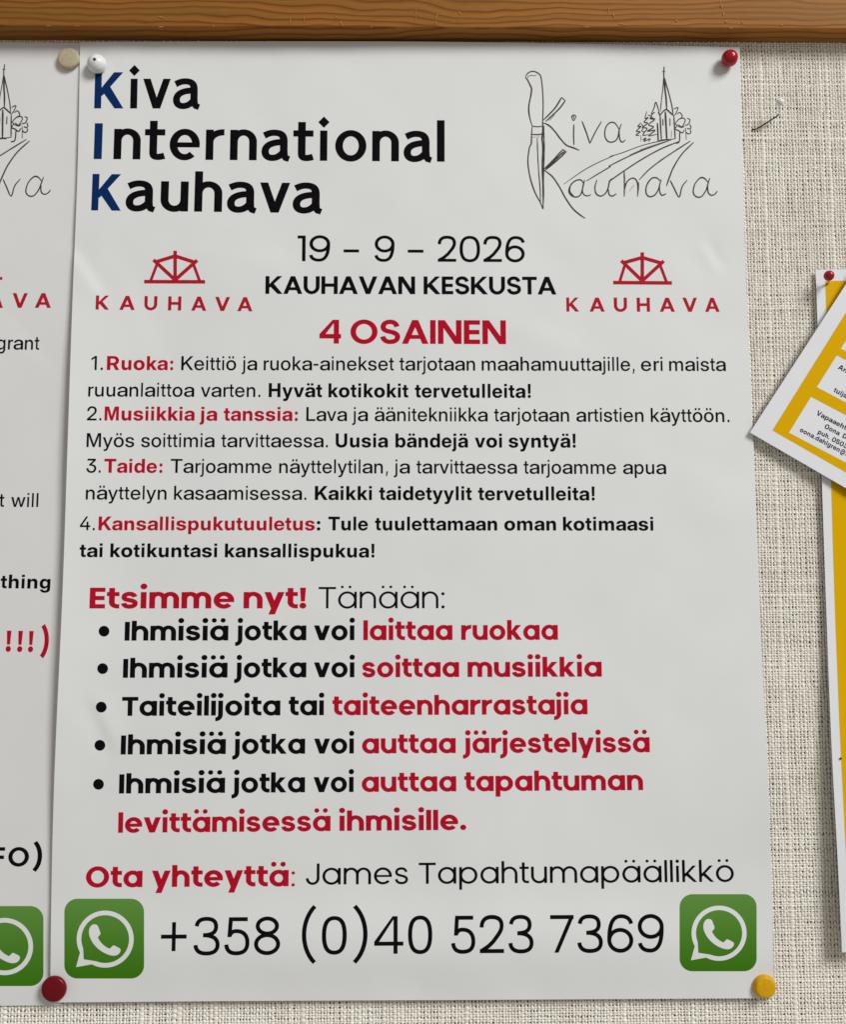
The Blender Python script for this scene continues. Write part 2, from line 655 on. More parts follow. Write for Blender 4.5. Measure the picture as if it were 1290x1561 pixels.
            g = [rect(W / 2 - w / 2, 75, W / 2 + w / 2, 615), rect(0, 345 - h / 2, W / 2 - w / 2 + 2, 345 + h / 2), rect(W / 2 + w / 2 - 2, 345 - h / 2, W, 345 + h / 2)]
        xs = [p[0] for s in g for c in s for p in c]
        x1 = max(xs)
        x0 = min(min(xs), 0) if ch != 'j' else 0
        rs = sb * (0.45 if ch in 'vykrtAVKT7' else 1.0)
        ls = sb * (0.45 if ch in 'vytAVTJ' else 1.0)
        g = [[[(x + ls - x0, y) for x, y in c] for c in s] for s in g]
        return g, x1 - x0 + ls + rs


class Head(Geo):
    """the heading face: upright humanist sans with diamond dots and flicked tails"""

    def make(self, ch):
        w, h, X = 146, 118, 575
        g = None
        A = 790
        if ch == 'K':
            W = 600
            g = [rect(0, 0, w, 700), poly((w * .7, 290), (w * .7, 350), (W - 20 - w * 1.2, 700), (W, 700), (w * 1.1, 240)),
                 poly((W - w * 1.15, 0), (W + 20, 0), (w + 170, 440), (w + 20, 330))]
        elif ch == 'I':
            g = [rect(0, 0, w, 680)]
        elif ch == 'i':
            r = 108
            g = [rect(0, 0, w * .95, X), poly((w * .48 - r, 735), (w * .48, 735 - r), (w * .48 + r, 735), (w * .48, 735 + r))]
        elif ch == 'l':
            g = [rect(0, 0, w, A)]
        elif ch == 'v':
            W = 555
            wd = w * 1.02
            g = [diag(W / 2 - wd * .5, 0, 0, X, wd), diag(W / 2 - wd * .5, 0, W - wd, X, wd)]
        elif ch in 'nhu':
            W = 510
            R = W / 2
            Ry = 235
            if ch == 'u':
                g = [rect(W - w, 0, W, X), arc(R, Ry - 10, R, Ry, 180, 360, w, h), rect(0, Ry - 10, w, X)]
            else:
                g = [rect(0, 0, w, X if ch == 'n' else A - 15), arc(W - R, X + 10 - Ry, R, Ry, 0, 180, w, h), rect(W - w, 0, W, X + 10 - Ry)]
        elif ch == 'r':
            g = [rect(0, 0, w, X), arc(335, X - 235, 335, 245, 90, 180, w, h), rect(330, X + 10 - h, 350, X + 10)]
        elif ch == 'o':
            W = 595
            g = [ring(W / 2, X / 2, W / 2, X / 2 + 12, w, h)]
        elif ch == 'e':
            W = 575
            g = [arc(W / 2, X / 2, W / 2, X / 2 + 12, 0, 312, w, h), rect(w * .6, X / 2 - h * .45, W - 3, X / 2 + h * .35)]
        elif ch == 't':
            g = [rect(90, 150, 90 + w, 735), rect(0, X - h, 385, X),
                 stroke(bez([(90 + w / 2, 160), (90 + w / 2, 90), (170, h * .40), (262, h * .42), (300, h * .43), (345, h * .52), (378, h * .62)]), w, h)]
        elif ch == 'a':
            W = 500
            g = [stroke(bez([(52, 470), (110, 500), (165, X + 10 - h / 2), (240, X + 10 - h / 2), (385, X + 10 - h / 2), (W - w / 2, 470), (W - w / 2, 355)]) + [(W - w / 2, 140)], w, h),
                 stroke(bez([(W - w * .6, 345), (330, 352), (w / 2, 335), (w / 2, 170), (w / 2, 90), (130, h / 2 - 12), (205, h / 2 - 12), (290, h / 2 - 12), (350, 80), (W - w * .6, 150)]), w * .96, h),
                 poly((W - w, 200), (W, 200), (W + 6, 98), (W + 52, 74), (W + 14, -26), (W - 70, -2), (W - w, 90))]
        if g is None:
            return super().make(ch)
        xs = [p[0] for s in g for c in s for p in c]
        x0, x1 = min(xs), max(xs)
        sb = {'v': 18, 't': 20, 'K': 40, 'a': 34}.get(ch, 56)
        return [[[(x + sb - x0, y) for x, y in c] for c in s] for s in g], x1 - x0 + 2 * sb


class Outline:
    """glyphs stored as quadratic outlines (a star marks a control point)"""

    def __init__(self, data):
        self.raw = {}
        for ln in data.strip().split("\n"):
            head, *cs = ln.split("|")
            ch, adv = head.split(" ")
            self.raw[ch] = (float(adv), cs)
        self.cache = {}

    def get(self, ch):
        if ch not in self.cache:
            self.cache[ch] = self.make(ch)
        return self.cache[ch]

    def make(self, ch):
        if ch in 'äö':
            s, adv = self.get({'ä': 'a', 'ö': 'o'}[ch])
            c = adv / 2
            bold = self.raw['a'][0] > 0 and self.raw['i'][0] > 240
            r, d = (62, 92) if bold else (42, 84)
            return s + [rect(c - d - r, 590, c - d + r, 700), rect(c + d - r, 590, c + d + r, 700)], adv
        adv, cs = self.raw[ch]
        shape = []
        for c in cs:
            pts = []
            for t in c.split():
                on = not t.endswith('*')
                x, y = t.rstrip('*').split(',')
                pts.append((float(x), float(y), on))
            full = []
            n = len(pts)
            for k in range(n):
                p, q = pts[k], pts[(k + 1) % n]
                full.append(p)
                if not p[2] and not q[2]:
                    full.append(((p[0] + q[0]) / 2, (p[1] + q[1]) / 2, True))
            st = next(k for k, p in enumerate(full) if p[2])
            full = full[st:] + full[:st]
            out = []
            n = len(full)
            k = 0
            while k < n:
                p = full[k]
                q = full[(k + 1) % n]
                out.append((p[0], p[1]))
                if q[2]:
                    k += 1
                else:
                    r = full[(k + 2) % n]
                    for j in range(1, 4):
                        t = j / 4
                        out.append(tuple((1 - t) ** 2 * p[i] + 2 * t * (1 - t) * q[i] + t * t * r[i] for i in (0, 1)))
                    k += 2
            shape.append(out)
        return [shape], adv


TRI_CACHE = {}


def winding(shape, pts):
    w = np.zeros(len(pts), int)
    for c in shape:
        P = np.asarray(c, float)
        Q = np.roll(P, -1, axis=0)
        for (x0, y0), (x1, y1) in zip(P, Q):
            cr = (x1 - x0) * (pts[:, 1] - y0) - (pts[:, 0] - x0) * (y1 - y0)
            w += ((y0 <= pts[:, 1]) & (y1 > pts[:, 1]) & (cr > 0)).astype(int)
            w -= ((y0 > pts[:, 1]) & (y1 <= pts[:, 1]) & (cr < 0)).astype(int)
    return w


def triangulate(shapes, key=None, extra=()):
    """the union of several shapes as triangles without overlaps"""
    if key is not None and key in TRI_CACHE:
        return TRI_CACHE[key]
    V, E = [], []
    for s in shapes:
        for c in s:
            b = len(V)
            n = len(c)
            V += [Vector((float(x), float(y))) for x, y in c]
            E += [(b + k, b + (k + 1) % n) for k in range(n)]
    V += [Vector(p) for p in extra]
    vo, _, fo, *_ = delaunay_2d_cdt(V, E, [], 0, 1e-4)
    vo = np.array([(v.x, v.y) for v in vo])
    fo = np.array([f for f in fo if len(f) == 3], int).reshape(-1, 3)
    cen = vo[fo].mean(1)
    inside = np.zeros(len(fo), bool)
    for s in shapes:
        inside |= winding(s, cen) != 0
    fo = fo[inside]
    a = vo[fo]
    ar = (a[:, 1, 0] - a[:, 0, 0]) * (a[:, 2, 1] - a[:, 0, 1]) - (a[:, 1, 1] - a[:, 0, 1]) * (a[:, 2, 0] - a[:, 0, 0])
    fo = fo[np.abs(ar) > 1e-9]
    ar = ar[np.abs(ar) > 1e-9]
    fo[ar < 0] = fo[ar < 0][:, ::-1]
    if key is not None:
        TRI_CACHE[key] = (vo, fo)
    return vo, fo


def split_long(P, F, uv, lim):
    """halve every edge longer than lim, so that flat ink can follow a wavy sheet"""
    for _ in range(9):
        E = np.concatenate([F[:, [0, 1]], F[:, [1, 2]], F[:, [2, 0]]])
        E.sort(axis=1)
        U, inv = np.unique(E, axis=0, return_inverse=True)
        inv = inv.reshape(3, -1)
        long_ = np.linalg.norm(P[U[:, 0]] - P[U[:, 1]], axis=1) > lim
        if not long_.any():
            break
        mid = np.full(len(U), -1)
        mid[long_] = len(P) + np.arange(long_.sum())
        P = np.concatenate([P, (P[U[long_, 0]] + P[U[long_, 1]]) / 2])
        if uv is not None:
            uv = np.concatenate([uv, (uv[U[long_, 0]] + uv[U[long_, 1]]) / 2])
        out = []
        M = mid[inv].T
        for (a, b, c), (ab, bc, ca) in zip(F.tolist(), M.tolist()):
            n = int(ab >= 0) + int(bc >= 0) + int(ca >= 0)
            if n == 0:
                out.append((a, b, c))
            elif n == 3:
                out += [(a, ab, ca), (ab, b, bc), (ca, bc, c), (ab, bc, ca)]
            else:
                while not (ab >= 0 and (n == 1 or bc >= 0)):
                    a, b, c, ab, bc, ca = b, c, a, bc, ca, ab
                if n == 1:
                    out += [(a, ab, c), (ab, b, c)]
                else:
                    out += [(ab, b, bc), (a, ab, bc), (a, bc, c)]
        F = np.array(out)
    return P, F, uv


class Print:
    """everything printed with several inks onto one sheet; becomes one mesh"""

    def __init__(self, hfun, offset=0.00005):
        self.h, self.off = hfun, offset
        self.V, self.F, self.M, self.UV = [], [], [], []
        self.n = 0
        self.mats = []

    def put(self, P, F, m, uv=None, extra=0.0):
        if m not in self.mats:
            self.mats.append(m)
        P, F, uv = split_long(np.asarray(P, float), np.asarray(F), uv, 0.0025)
        Q = lift(P, self.h, self.off + extra)
        self.V.append(Q)
        self.F.append(np.asarray(F) + self.n)
        self.n += len(Q)
        self.M.append(np.full(len(F), self.mats.index(m)))
        self.UV.append(np.zeros((len(Q), 2)) if uv is None else uv)

    def shapes_px(self, shapes, m, extra=0.0, uv=False, pts=()):
        """shapes given in photo pixels, laid onto the sheet"""
        v, f = triangulate([[[(x, -y) for x, y in c] for c in s] for s in shapes], None, [(x, -y) for x, y in pts])
        P = at(v[:, 0], -v[:, 1])
        t = None
        if uv:
            t = (v - v.min(0)) / (v.max(0) - v.min(0))
        self.put(P, f, m, t, extra)

    def word(self, font, s, x0, x1, y0, y1, cap, m, fid, track=0.0):
        """one word between two photo pixels on its base line; cap = height of a capital in pixels"""
        pen = 0.0
        parts = []
        for ch in s:
            if ch == ' ':
                pen += 190
                continue
            g, adv = font.get(ch)
            v, f = triangulate(g, (fid, ch))
            parts.append((v + np.array([pen, 0]), f))
            pen += adv + track
        lo = min(p[0][:, 0].min() for p in parts)
        hi = max(p[0][:, 0].max() for p in parts)
        A, B = at(x0, y0), at(x1, y1)
        d = B - A
        mx, my = (x0 + x1) / 2, (y0 + y1) / 2
        hgt = np.linalg.norm(at(mx, my) - at(mx, my - cap))
        up = np.array([-d[2], 0, d[0]]) / np.linalg.norm(d) * hgt / 700
        for v, f in parts:
            P = A + ((v[:, :1] - lo) / (hi - lo)) * d + v[:, 1:] * up
            self.put(P, f, m)

    def line(self, font, fid, cap, base, words, m):
        """base = (xa, ya, xb, yb); words = [(text, x0, x1[, ink])]"""
        xa, ya, xb, yb = base
        Y = lambda x: ya + (yb - ya) * (x - xa) / (xb - xa)
        for w in words:
            self.word(font, w[0], w[1], w[2], Y(w[1]), Y(w[2]), cap, w[3] if len(w) > 3 else m, fid)

    def ribbon(self, pts_px, wpx, m, extra=0.0, shift=None, smooth=True):
        """a drawn line; width in photo pixels, thinner at its ends"""
        P = np.asarray(pts_px, float)
        if smooth and len(P) > 2:
            E = np.concatenate([2 * P[:1] - P[1:2], P, 2 * P[-1:] - P[-2:-1]])
            out = []
            for k in range(1, len(E) - 2):
                for j in range(6):
                    t = j / 6
                    a, b, c, d = E[k - 1], E[k], E[k + 1], E[k + 2]
                    out.append(0.5 * (2 * b + (c - a) * t + (2 * a - 5 * b + 4 * c - d) * t * t + (3 * b - a - 3 * c + d) * t ** 3))
            out.append(P[-1])
            P = np.array(out)
        n = len(P)
        T = np.gradient(P, axis=0)
        T /= np.linalg.norm(T, axis=1)[:, None] + 1e-9
        Nn = np.stack([-T[:, 1], T[:, 0]], 1)
        s = np.linspace(0, 1, n)
        w = wpx / 2 * (0.6 + 0.4 * np.minimum(1, np.minimum(s, 1 - s) * 8)) * (1 + 0.22 * vnoise(P[:, 0], P[:, 1], 9.0, 4))
        a, b = P + Nn * w[:, None], P - Nn * w[:, None]
        V = np.concatenate([a, b])
        i = np.arange(n - 1)
        F = np.concatenate([np.stack([i, i + 1, i + n], 1), np.stack([i + 1, i + n + 1, i + n], 1)])
        W = at(V[:, 0], V[:, 1])
        if shift is not None:
            W = W + shift
        # single lines lie on slightly different levels so that crossings stay clean
        self.k = getattr(self, 'k', 0) + 1
        self.put(W, F, m, None, extra + 0.0000015 * (self.k % 60))

    def build(self, name, parent):
        V = np.concatenate(self.V)
        F = np.concatenate(self.F)
        # all faces look into the room
        a = V[F]
        nrm = np.cross(a[:, 1] - a[:, 0], a[:, 2] - a[:, 0])[:, 1]
        F[nrm > 0] = F[nrm > 0][:, ::-1]
        mi, keep = np.concatenate(self.M), len(F)
        me = np_mesh(name, V, tris=F, mats=self.mats, mat_idx=mi, smooth=True)
        # printed ink takes the shading of the sheet under it
        e = 0.0004
        hx = (self.h(V[:, 0] + e, V[:, 2]) - self.h(V[:, 0] - e, V[:, 2])) / (2 * e)
        hz = (self.h(V[:, 0], V[:, 2] + e) - self.h(V[:, 0], V[:, 2] - e)) / (2 * e)
        N = -np.stack([hx, np.ones(len(V)), hz], 1)
        N /= np.linalg.norm(N, axis=1)[:, None]
        me.normals_split_custom_set_from_vertices([tuple(n) for n in N])
        uv = np.concatenate(self.UV)
        lay = me.uv_layers.new(name="print")
        vi = np.zeros(len(me.loops), np.int32)
        me.loops.foreach_get("vertex_index", vi)
        lay.data.foreach_set("uv", uv[vi].astype(np.float32).ravel())
        return link_ob(name, me, parent)


SANS = Outline("""! 271|102,196 95,700 175,700 168,196|135,-8 115,-8* 88,31* 88,60 88,88* 115,127* 135,127 155,127* 182,88* 182,60 182,31* 155,-8*
, 271|85,-138 112,105 186,105 137,-138
- 325|282,327 282,236 43,236 43,327
. 271|136,-8 114,-8* 85,31* 85,60 85,88* 114,127* 136,127 157,127* 186,88* 186,60 186,31* 157,-8*
1 542|358,700 358,0 297,0 297,593 297,593 201,482 201,586 299,700
2 542|25,0 25,86 273,310 311,345* 363,401* 389,457* 389,492 389,531* 358,588* 301,619* 261,619 219,619* 159,582* 126,514* 126,467 26,467 26,540* 84,650* 190,711* 261,711 328,711* 432,657* 491,561* 491,497 491,450* 457,370* 390,292* 341,247 172,94 172,93 494,93 494,0
3 542|274,-11 201,-11* 92,51* 33,158* 33,225 135,225 135,181* 169,116* 231,80* 273,80 313,80* 373,114* 407,176* 407,216 407,258* 370,316* 301,347* 254,347 167,347 167,424 347,606 347,607 74,607 74,700 476,700 476,609 260,391 260,414 342,420* 453,372* 509,277* 509,214 509,148* 449,46* 344,-11*
4 542|24,161 24,249 305,700 404,700 127,253 127,252 510,252 510,161|332,0 332,188 332,228 332,437 422,437 422,0
: 271|136,-8 114,-8* 85,31* 85,60 85,88* 114,127* 136,127 157,127* 186,88* 186,60 186,31* 157,-8*|136,343 114,343* 85,383* 85,411 85,439* 114,479* 136,479 157,479* 186,439* 186,411 186,383* 157,343*
K 650|153,177 153,317 178,345* 228,400* 277,455* 303,483 502,700 643,700 340,372 332,372|74,0 74,700 187,700 187,478 187,317 187,264 187,0|515,0 273,341 342,427 646,0
L 542|74,0 74,700 187,700 187,96 524,96 524,0
M 812|71,0 71,700 218,700 359,303 365,284* 382,232* 400,174* 416,122* 420,105 395,105 400,122* 416,174* 433,232* 450,284* 456,303 595,700 742,700 742,0 640,0 640,374 640,397* 641,455* 643,517* 644,581* 645,611 658,611 647,576* 626,508* 606,445* 590,393* 583,374 449,0 364,0 229,374 223,393* 205,445* 185,508* 163,576* 152,611 169,611 170,581* 171,517* 172,455* 173,397* 173,374 173,0
T 596|14,604 14,700 582,700 582,604 355,604 355,0 241,0 241,604
a 542|231,-8 174,-8* 86,26* 35,92* 35,141 35,184* 72,239* 134,271* 215,287* 258,292 311,297* 372,305* 398,320* 398,338 398,342 398,365* 372,401* 323,421* 288,421 253,421* 200,401* 168,366* 166,344 50,344 53,392* 113,465* 218,506* 290,506 343,506* 427,483* 486,439* 517,378* 517,340 517,0 399,0 399,70 397,70 385,50* 343,14* 278,-8*|257,74 305,74* 368,105* 399,155* 399,185 399,242 393,238* 367,231* 331,225* 289,219* 267,216 237,212* 185,195* 153,165* 153,141 153,120* 178,90* 225,74*
b 542|300,-10 270,-10* 215,9* 171,47* 155,76 155,76 155,0 57,0 57,700 156,700 156,425 157,425 172,452* 216,488* 270,506* 301,506 362,506* 453,441* 504,325* 504,248 504,172* 453,55* 362,-10*|279,80 316,80* 372,119* 403,194* 403,248 403,303* 372,378* 316,417* 279,417 240,417* 182,375* 150,299* 150,248 150,197* 182,121* 240,80*
d 542|240,-10 178,-10* 85,55* 34,172* 34,248 34,325* 86,441* 179,506* 240,506 271,506* 325,488* 370,452* 385,425 386,425 386,700 486,700 486,0 387,0 387,76 387,76 371,47* 326,9* 271,-10*|262,80 301,80* 360,121* 392,197* 392,248 392,299* 360,375* 301,417* 262,417 225,417* 168,378* 136,303* 136,248 136,194* 168,119* 225,80*
e 542|276,-11 202,-11* 96,55* 39,172* 39,247 39,323* 98,440* 203,507* 271,507 323,507* 409,470* 470,401* 503,306* 503,249 503,220 84,220 84,297 449,297 403,274 403,319* 371,385* 312,421* 272,421 232,421* 174,385* 142,319* 142,274 142,229 142,183* 173,114* 234,75* 278,75 309,75* 358,94* 390,129* 397,152 496,152 487,103* 425,30* 332,-11*
g 542|269,-203 210,-203* 122,-166* 68,-97* 62,-48 161,-48 167,-71* 197,-103* 242,-119* 269,-119 325,-119* 388,-56* 388,4 388,79 387,79 371,50* 328,13* 274,-5* 243,-5 182,-5* 90,60* 39,175* 39,250 39,325* 90,441* 182,506* 243,506 273,506* 327,488* 372,450* 388,421 388,421 388,496 486,496 486,8 486,-67* 429,-160* 330,-203*|264,83 303,83* 361,125* 393,200* 393,250 393,301* 361,377* 303,418* 264,418 228,418* 171,379* 140,305* 140,250 140,196* 171,122* 228,83*
h 542|164,284 164,0 63,0 63,700 164,700 164,372 140,372 163,439* 247,506* 307,506 356,506* 434,461* 479,374* 479,309 479,0 378,0 378,295 378,353* 324,413* 276,413 244,413* 194,386* 164,329*
i 216|65,0 65,508 151,508 151,0|65,605 65,700 151,700 151,605
j 216|65,508 151,508 151,-57 151,-99* 113,-162* 59,-196* 20,-196 -16,-196 -16,-109 8,-109 32,-109* 65,-78* 65,-44|65,605 65,700 151,700 151,605
k 487|155,163 155,287 164,287 356,496 476,496 258,255 241,255|65,0 65,700 163,700 163,0|370,0 200,231 267,305 488,0
l 216|65,0 65,700 151,700 151,0
m 812|63,0 63,496 161,496 161,390 152,390 166,429* 211,480* 271,506* 303,506 359,506* 437,440* 447,390 432,390 441,424* 486,476* 551,506* 591,506 635,506* 707,466* 750,386* 750,327 750,0 649,0 649,316 649,368* 594,415* 556,415 525,415* 480,388* 456,340* 456,308 456,0 357,0 357,322 357,364* 306,415* 266,415 239,415* 192,388* 164,336* 164,298 164,0
n 542|164,284 164,0 63,0 63,496 162,496 162,372 140,372 163,439* 247,506* 307,506 356,506* 434,461* 479,374* 479,309 479,0 378,0 378,295 378,353* 324,413* 276,413 244,413* 194,386* 164,329*
o 542|271,-11 201,-11* 94,54* 34,171* 34,247 34,324* 94,441* 201,507* 271,507 342,507* 448,441* 508,324* 508,247 508,171* 448,54* 342,-11*|271,78 312,78* 371,120* 403,196* 403,247 403,300* 371,376* 312,418* 271,418 231,418* 171,376* 139,300* 139,247 139,195* 171,120* 230,78*
p 542|57,-196 57,496 155,496 155,425 156,425 171,452* 215,488* 270,506* 301,506 362,506* 453,441* 504,325* 504,248 504,172* 453,55* 362,-10* 300,-10 270,-10* 216,9* 173,46* 157,75 156,75 156,-196|279,80 316,80* 372,119* 403,194* 403,248 403,303* 372,378* 316,417* 279,417 240,417* 182,375* 150,299* 150,248 150,197* 182,121* 240,80*
r 325|75,0 75,496 172,496 172,415 173,415 186,457* 243,502* 288,502 299,502* 318,500* 324,500 324,403 318,404* 289,408* 272,408 246,408* 202,382* 176,330* 176,290 176,0
s 487|246,-12 187,-12* 93,25* 35,98* 31,152 137,152 141,113* 196,70* 244,70 290,70* 344,107* 344,136 344,160* 306,190* 273,197 188,215 117,230* 43,302* 43,357 43,402* 92,469* 180,507* 239,507 297,507* 387,467* 439,394* 440,344 339,344 338,379* 285,425* 241,425 199,425* 150,387* 150,360 150,335* 187,305* 221,298 308,279 383,263* 452,197* 452,142 452,95* 399,26* 306,-12*
t 271|251,496 251,410 14,410 14,496|84,631 169,631 169,135 169,107* 187,86* 211,86 220,86* 243,86* 251,86 251,0 241,0* 211,0* 198,0 140,0* 84,59* 84,120
u 542|236,-10 188,-10* 110,35* 66,122* 66,187 66,496 166,496 166,201 166,143* 219,83* 267,83 298,83* 348,110* 377,167* 377,212 377,496 477,496 477,0 379,0 379,124 401,124 378,58* 295,-10*
v 487|189,0 8,496 116,496 209,228 222,189* 246,110* 258,71 233,71 245,110* 269,189* 282,228 373,496 480,496 298,0
w 704|156,0 14,496 116,496 167,297 180,246* 204,137* 216,84 203,84 216,137* 241,246* 254,297 307,496 398,496 450,297 463,246* 488,137* 501,84 487,84 499,137* 524,246* 536,297 588,496 691,496 549,0 447,0 390,213 382,245* 366,310* 350,377* 342,409 363,409 355,377* 339,310* 323,245* 315,213 256,0
y 487|60,-196 60,-109 112,-109 128,-109* 149,-97* 166,-72* 173,-53 193,3 11,496 117,496 209,228 223,189* 247,110* 259,71 231,71 243,110* 267,189* 280,228 372,496 477,496 263,-85 250,-122* 210,-172* 157,-196* 124,-196 108,-196* 76,-196*""")
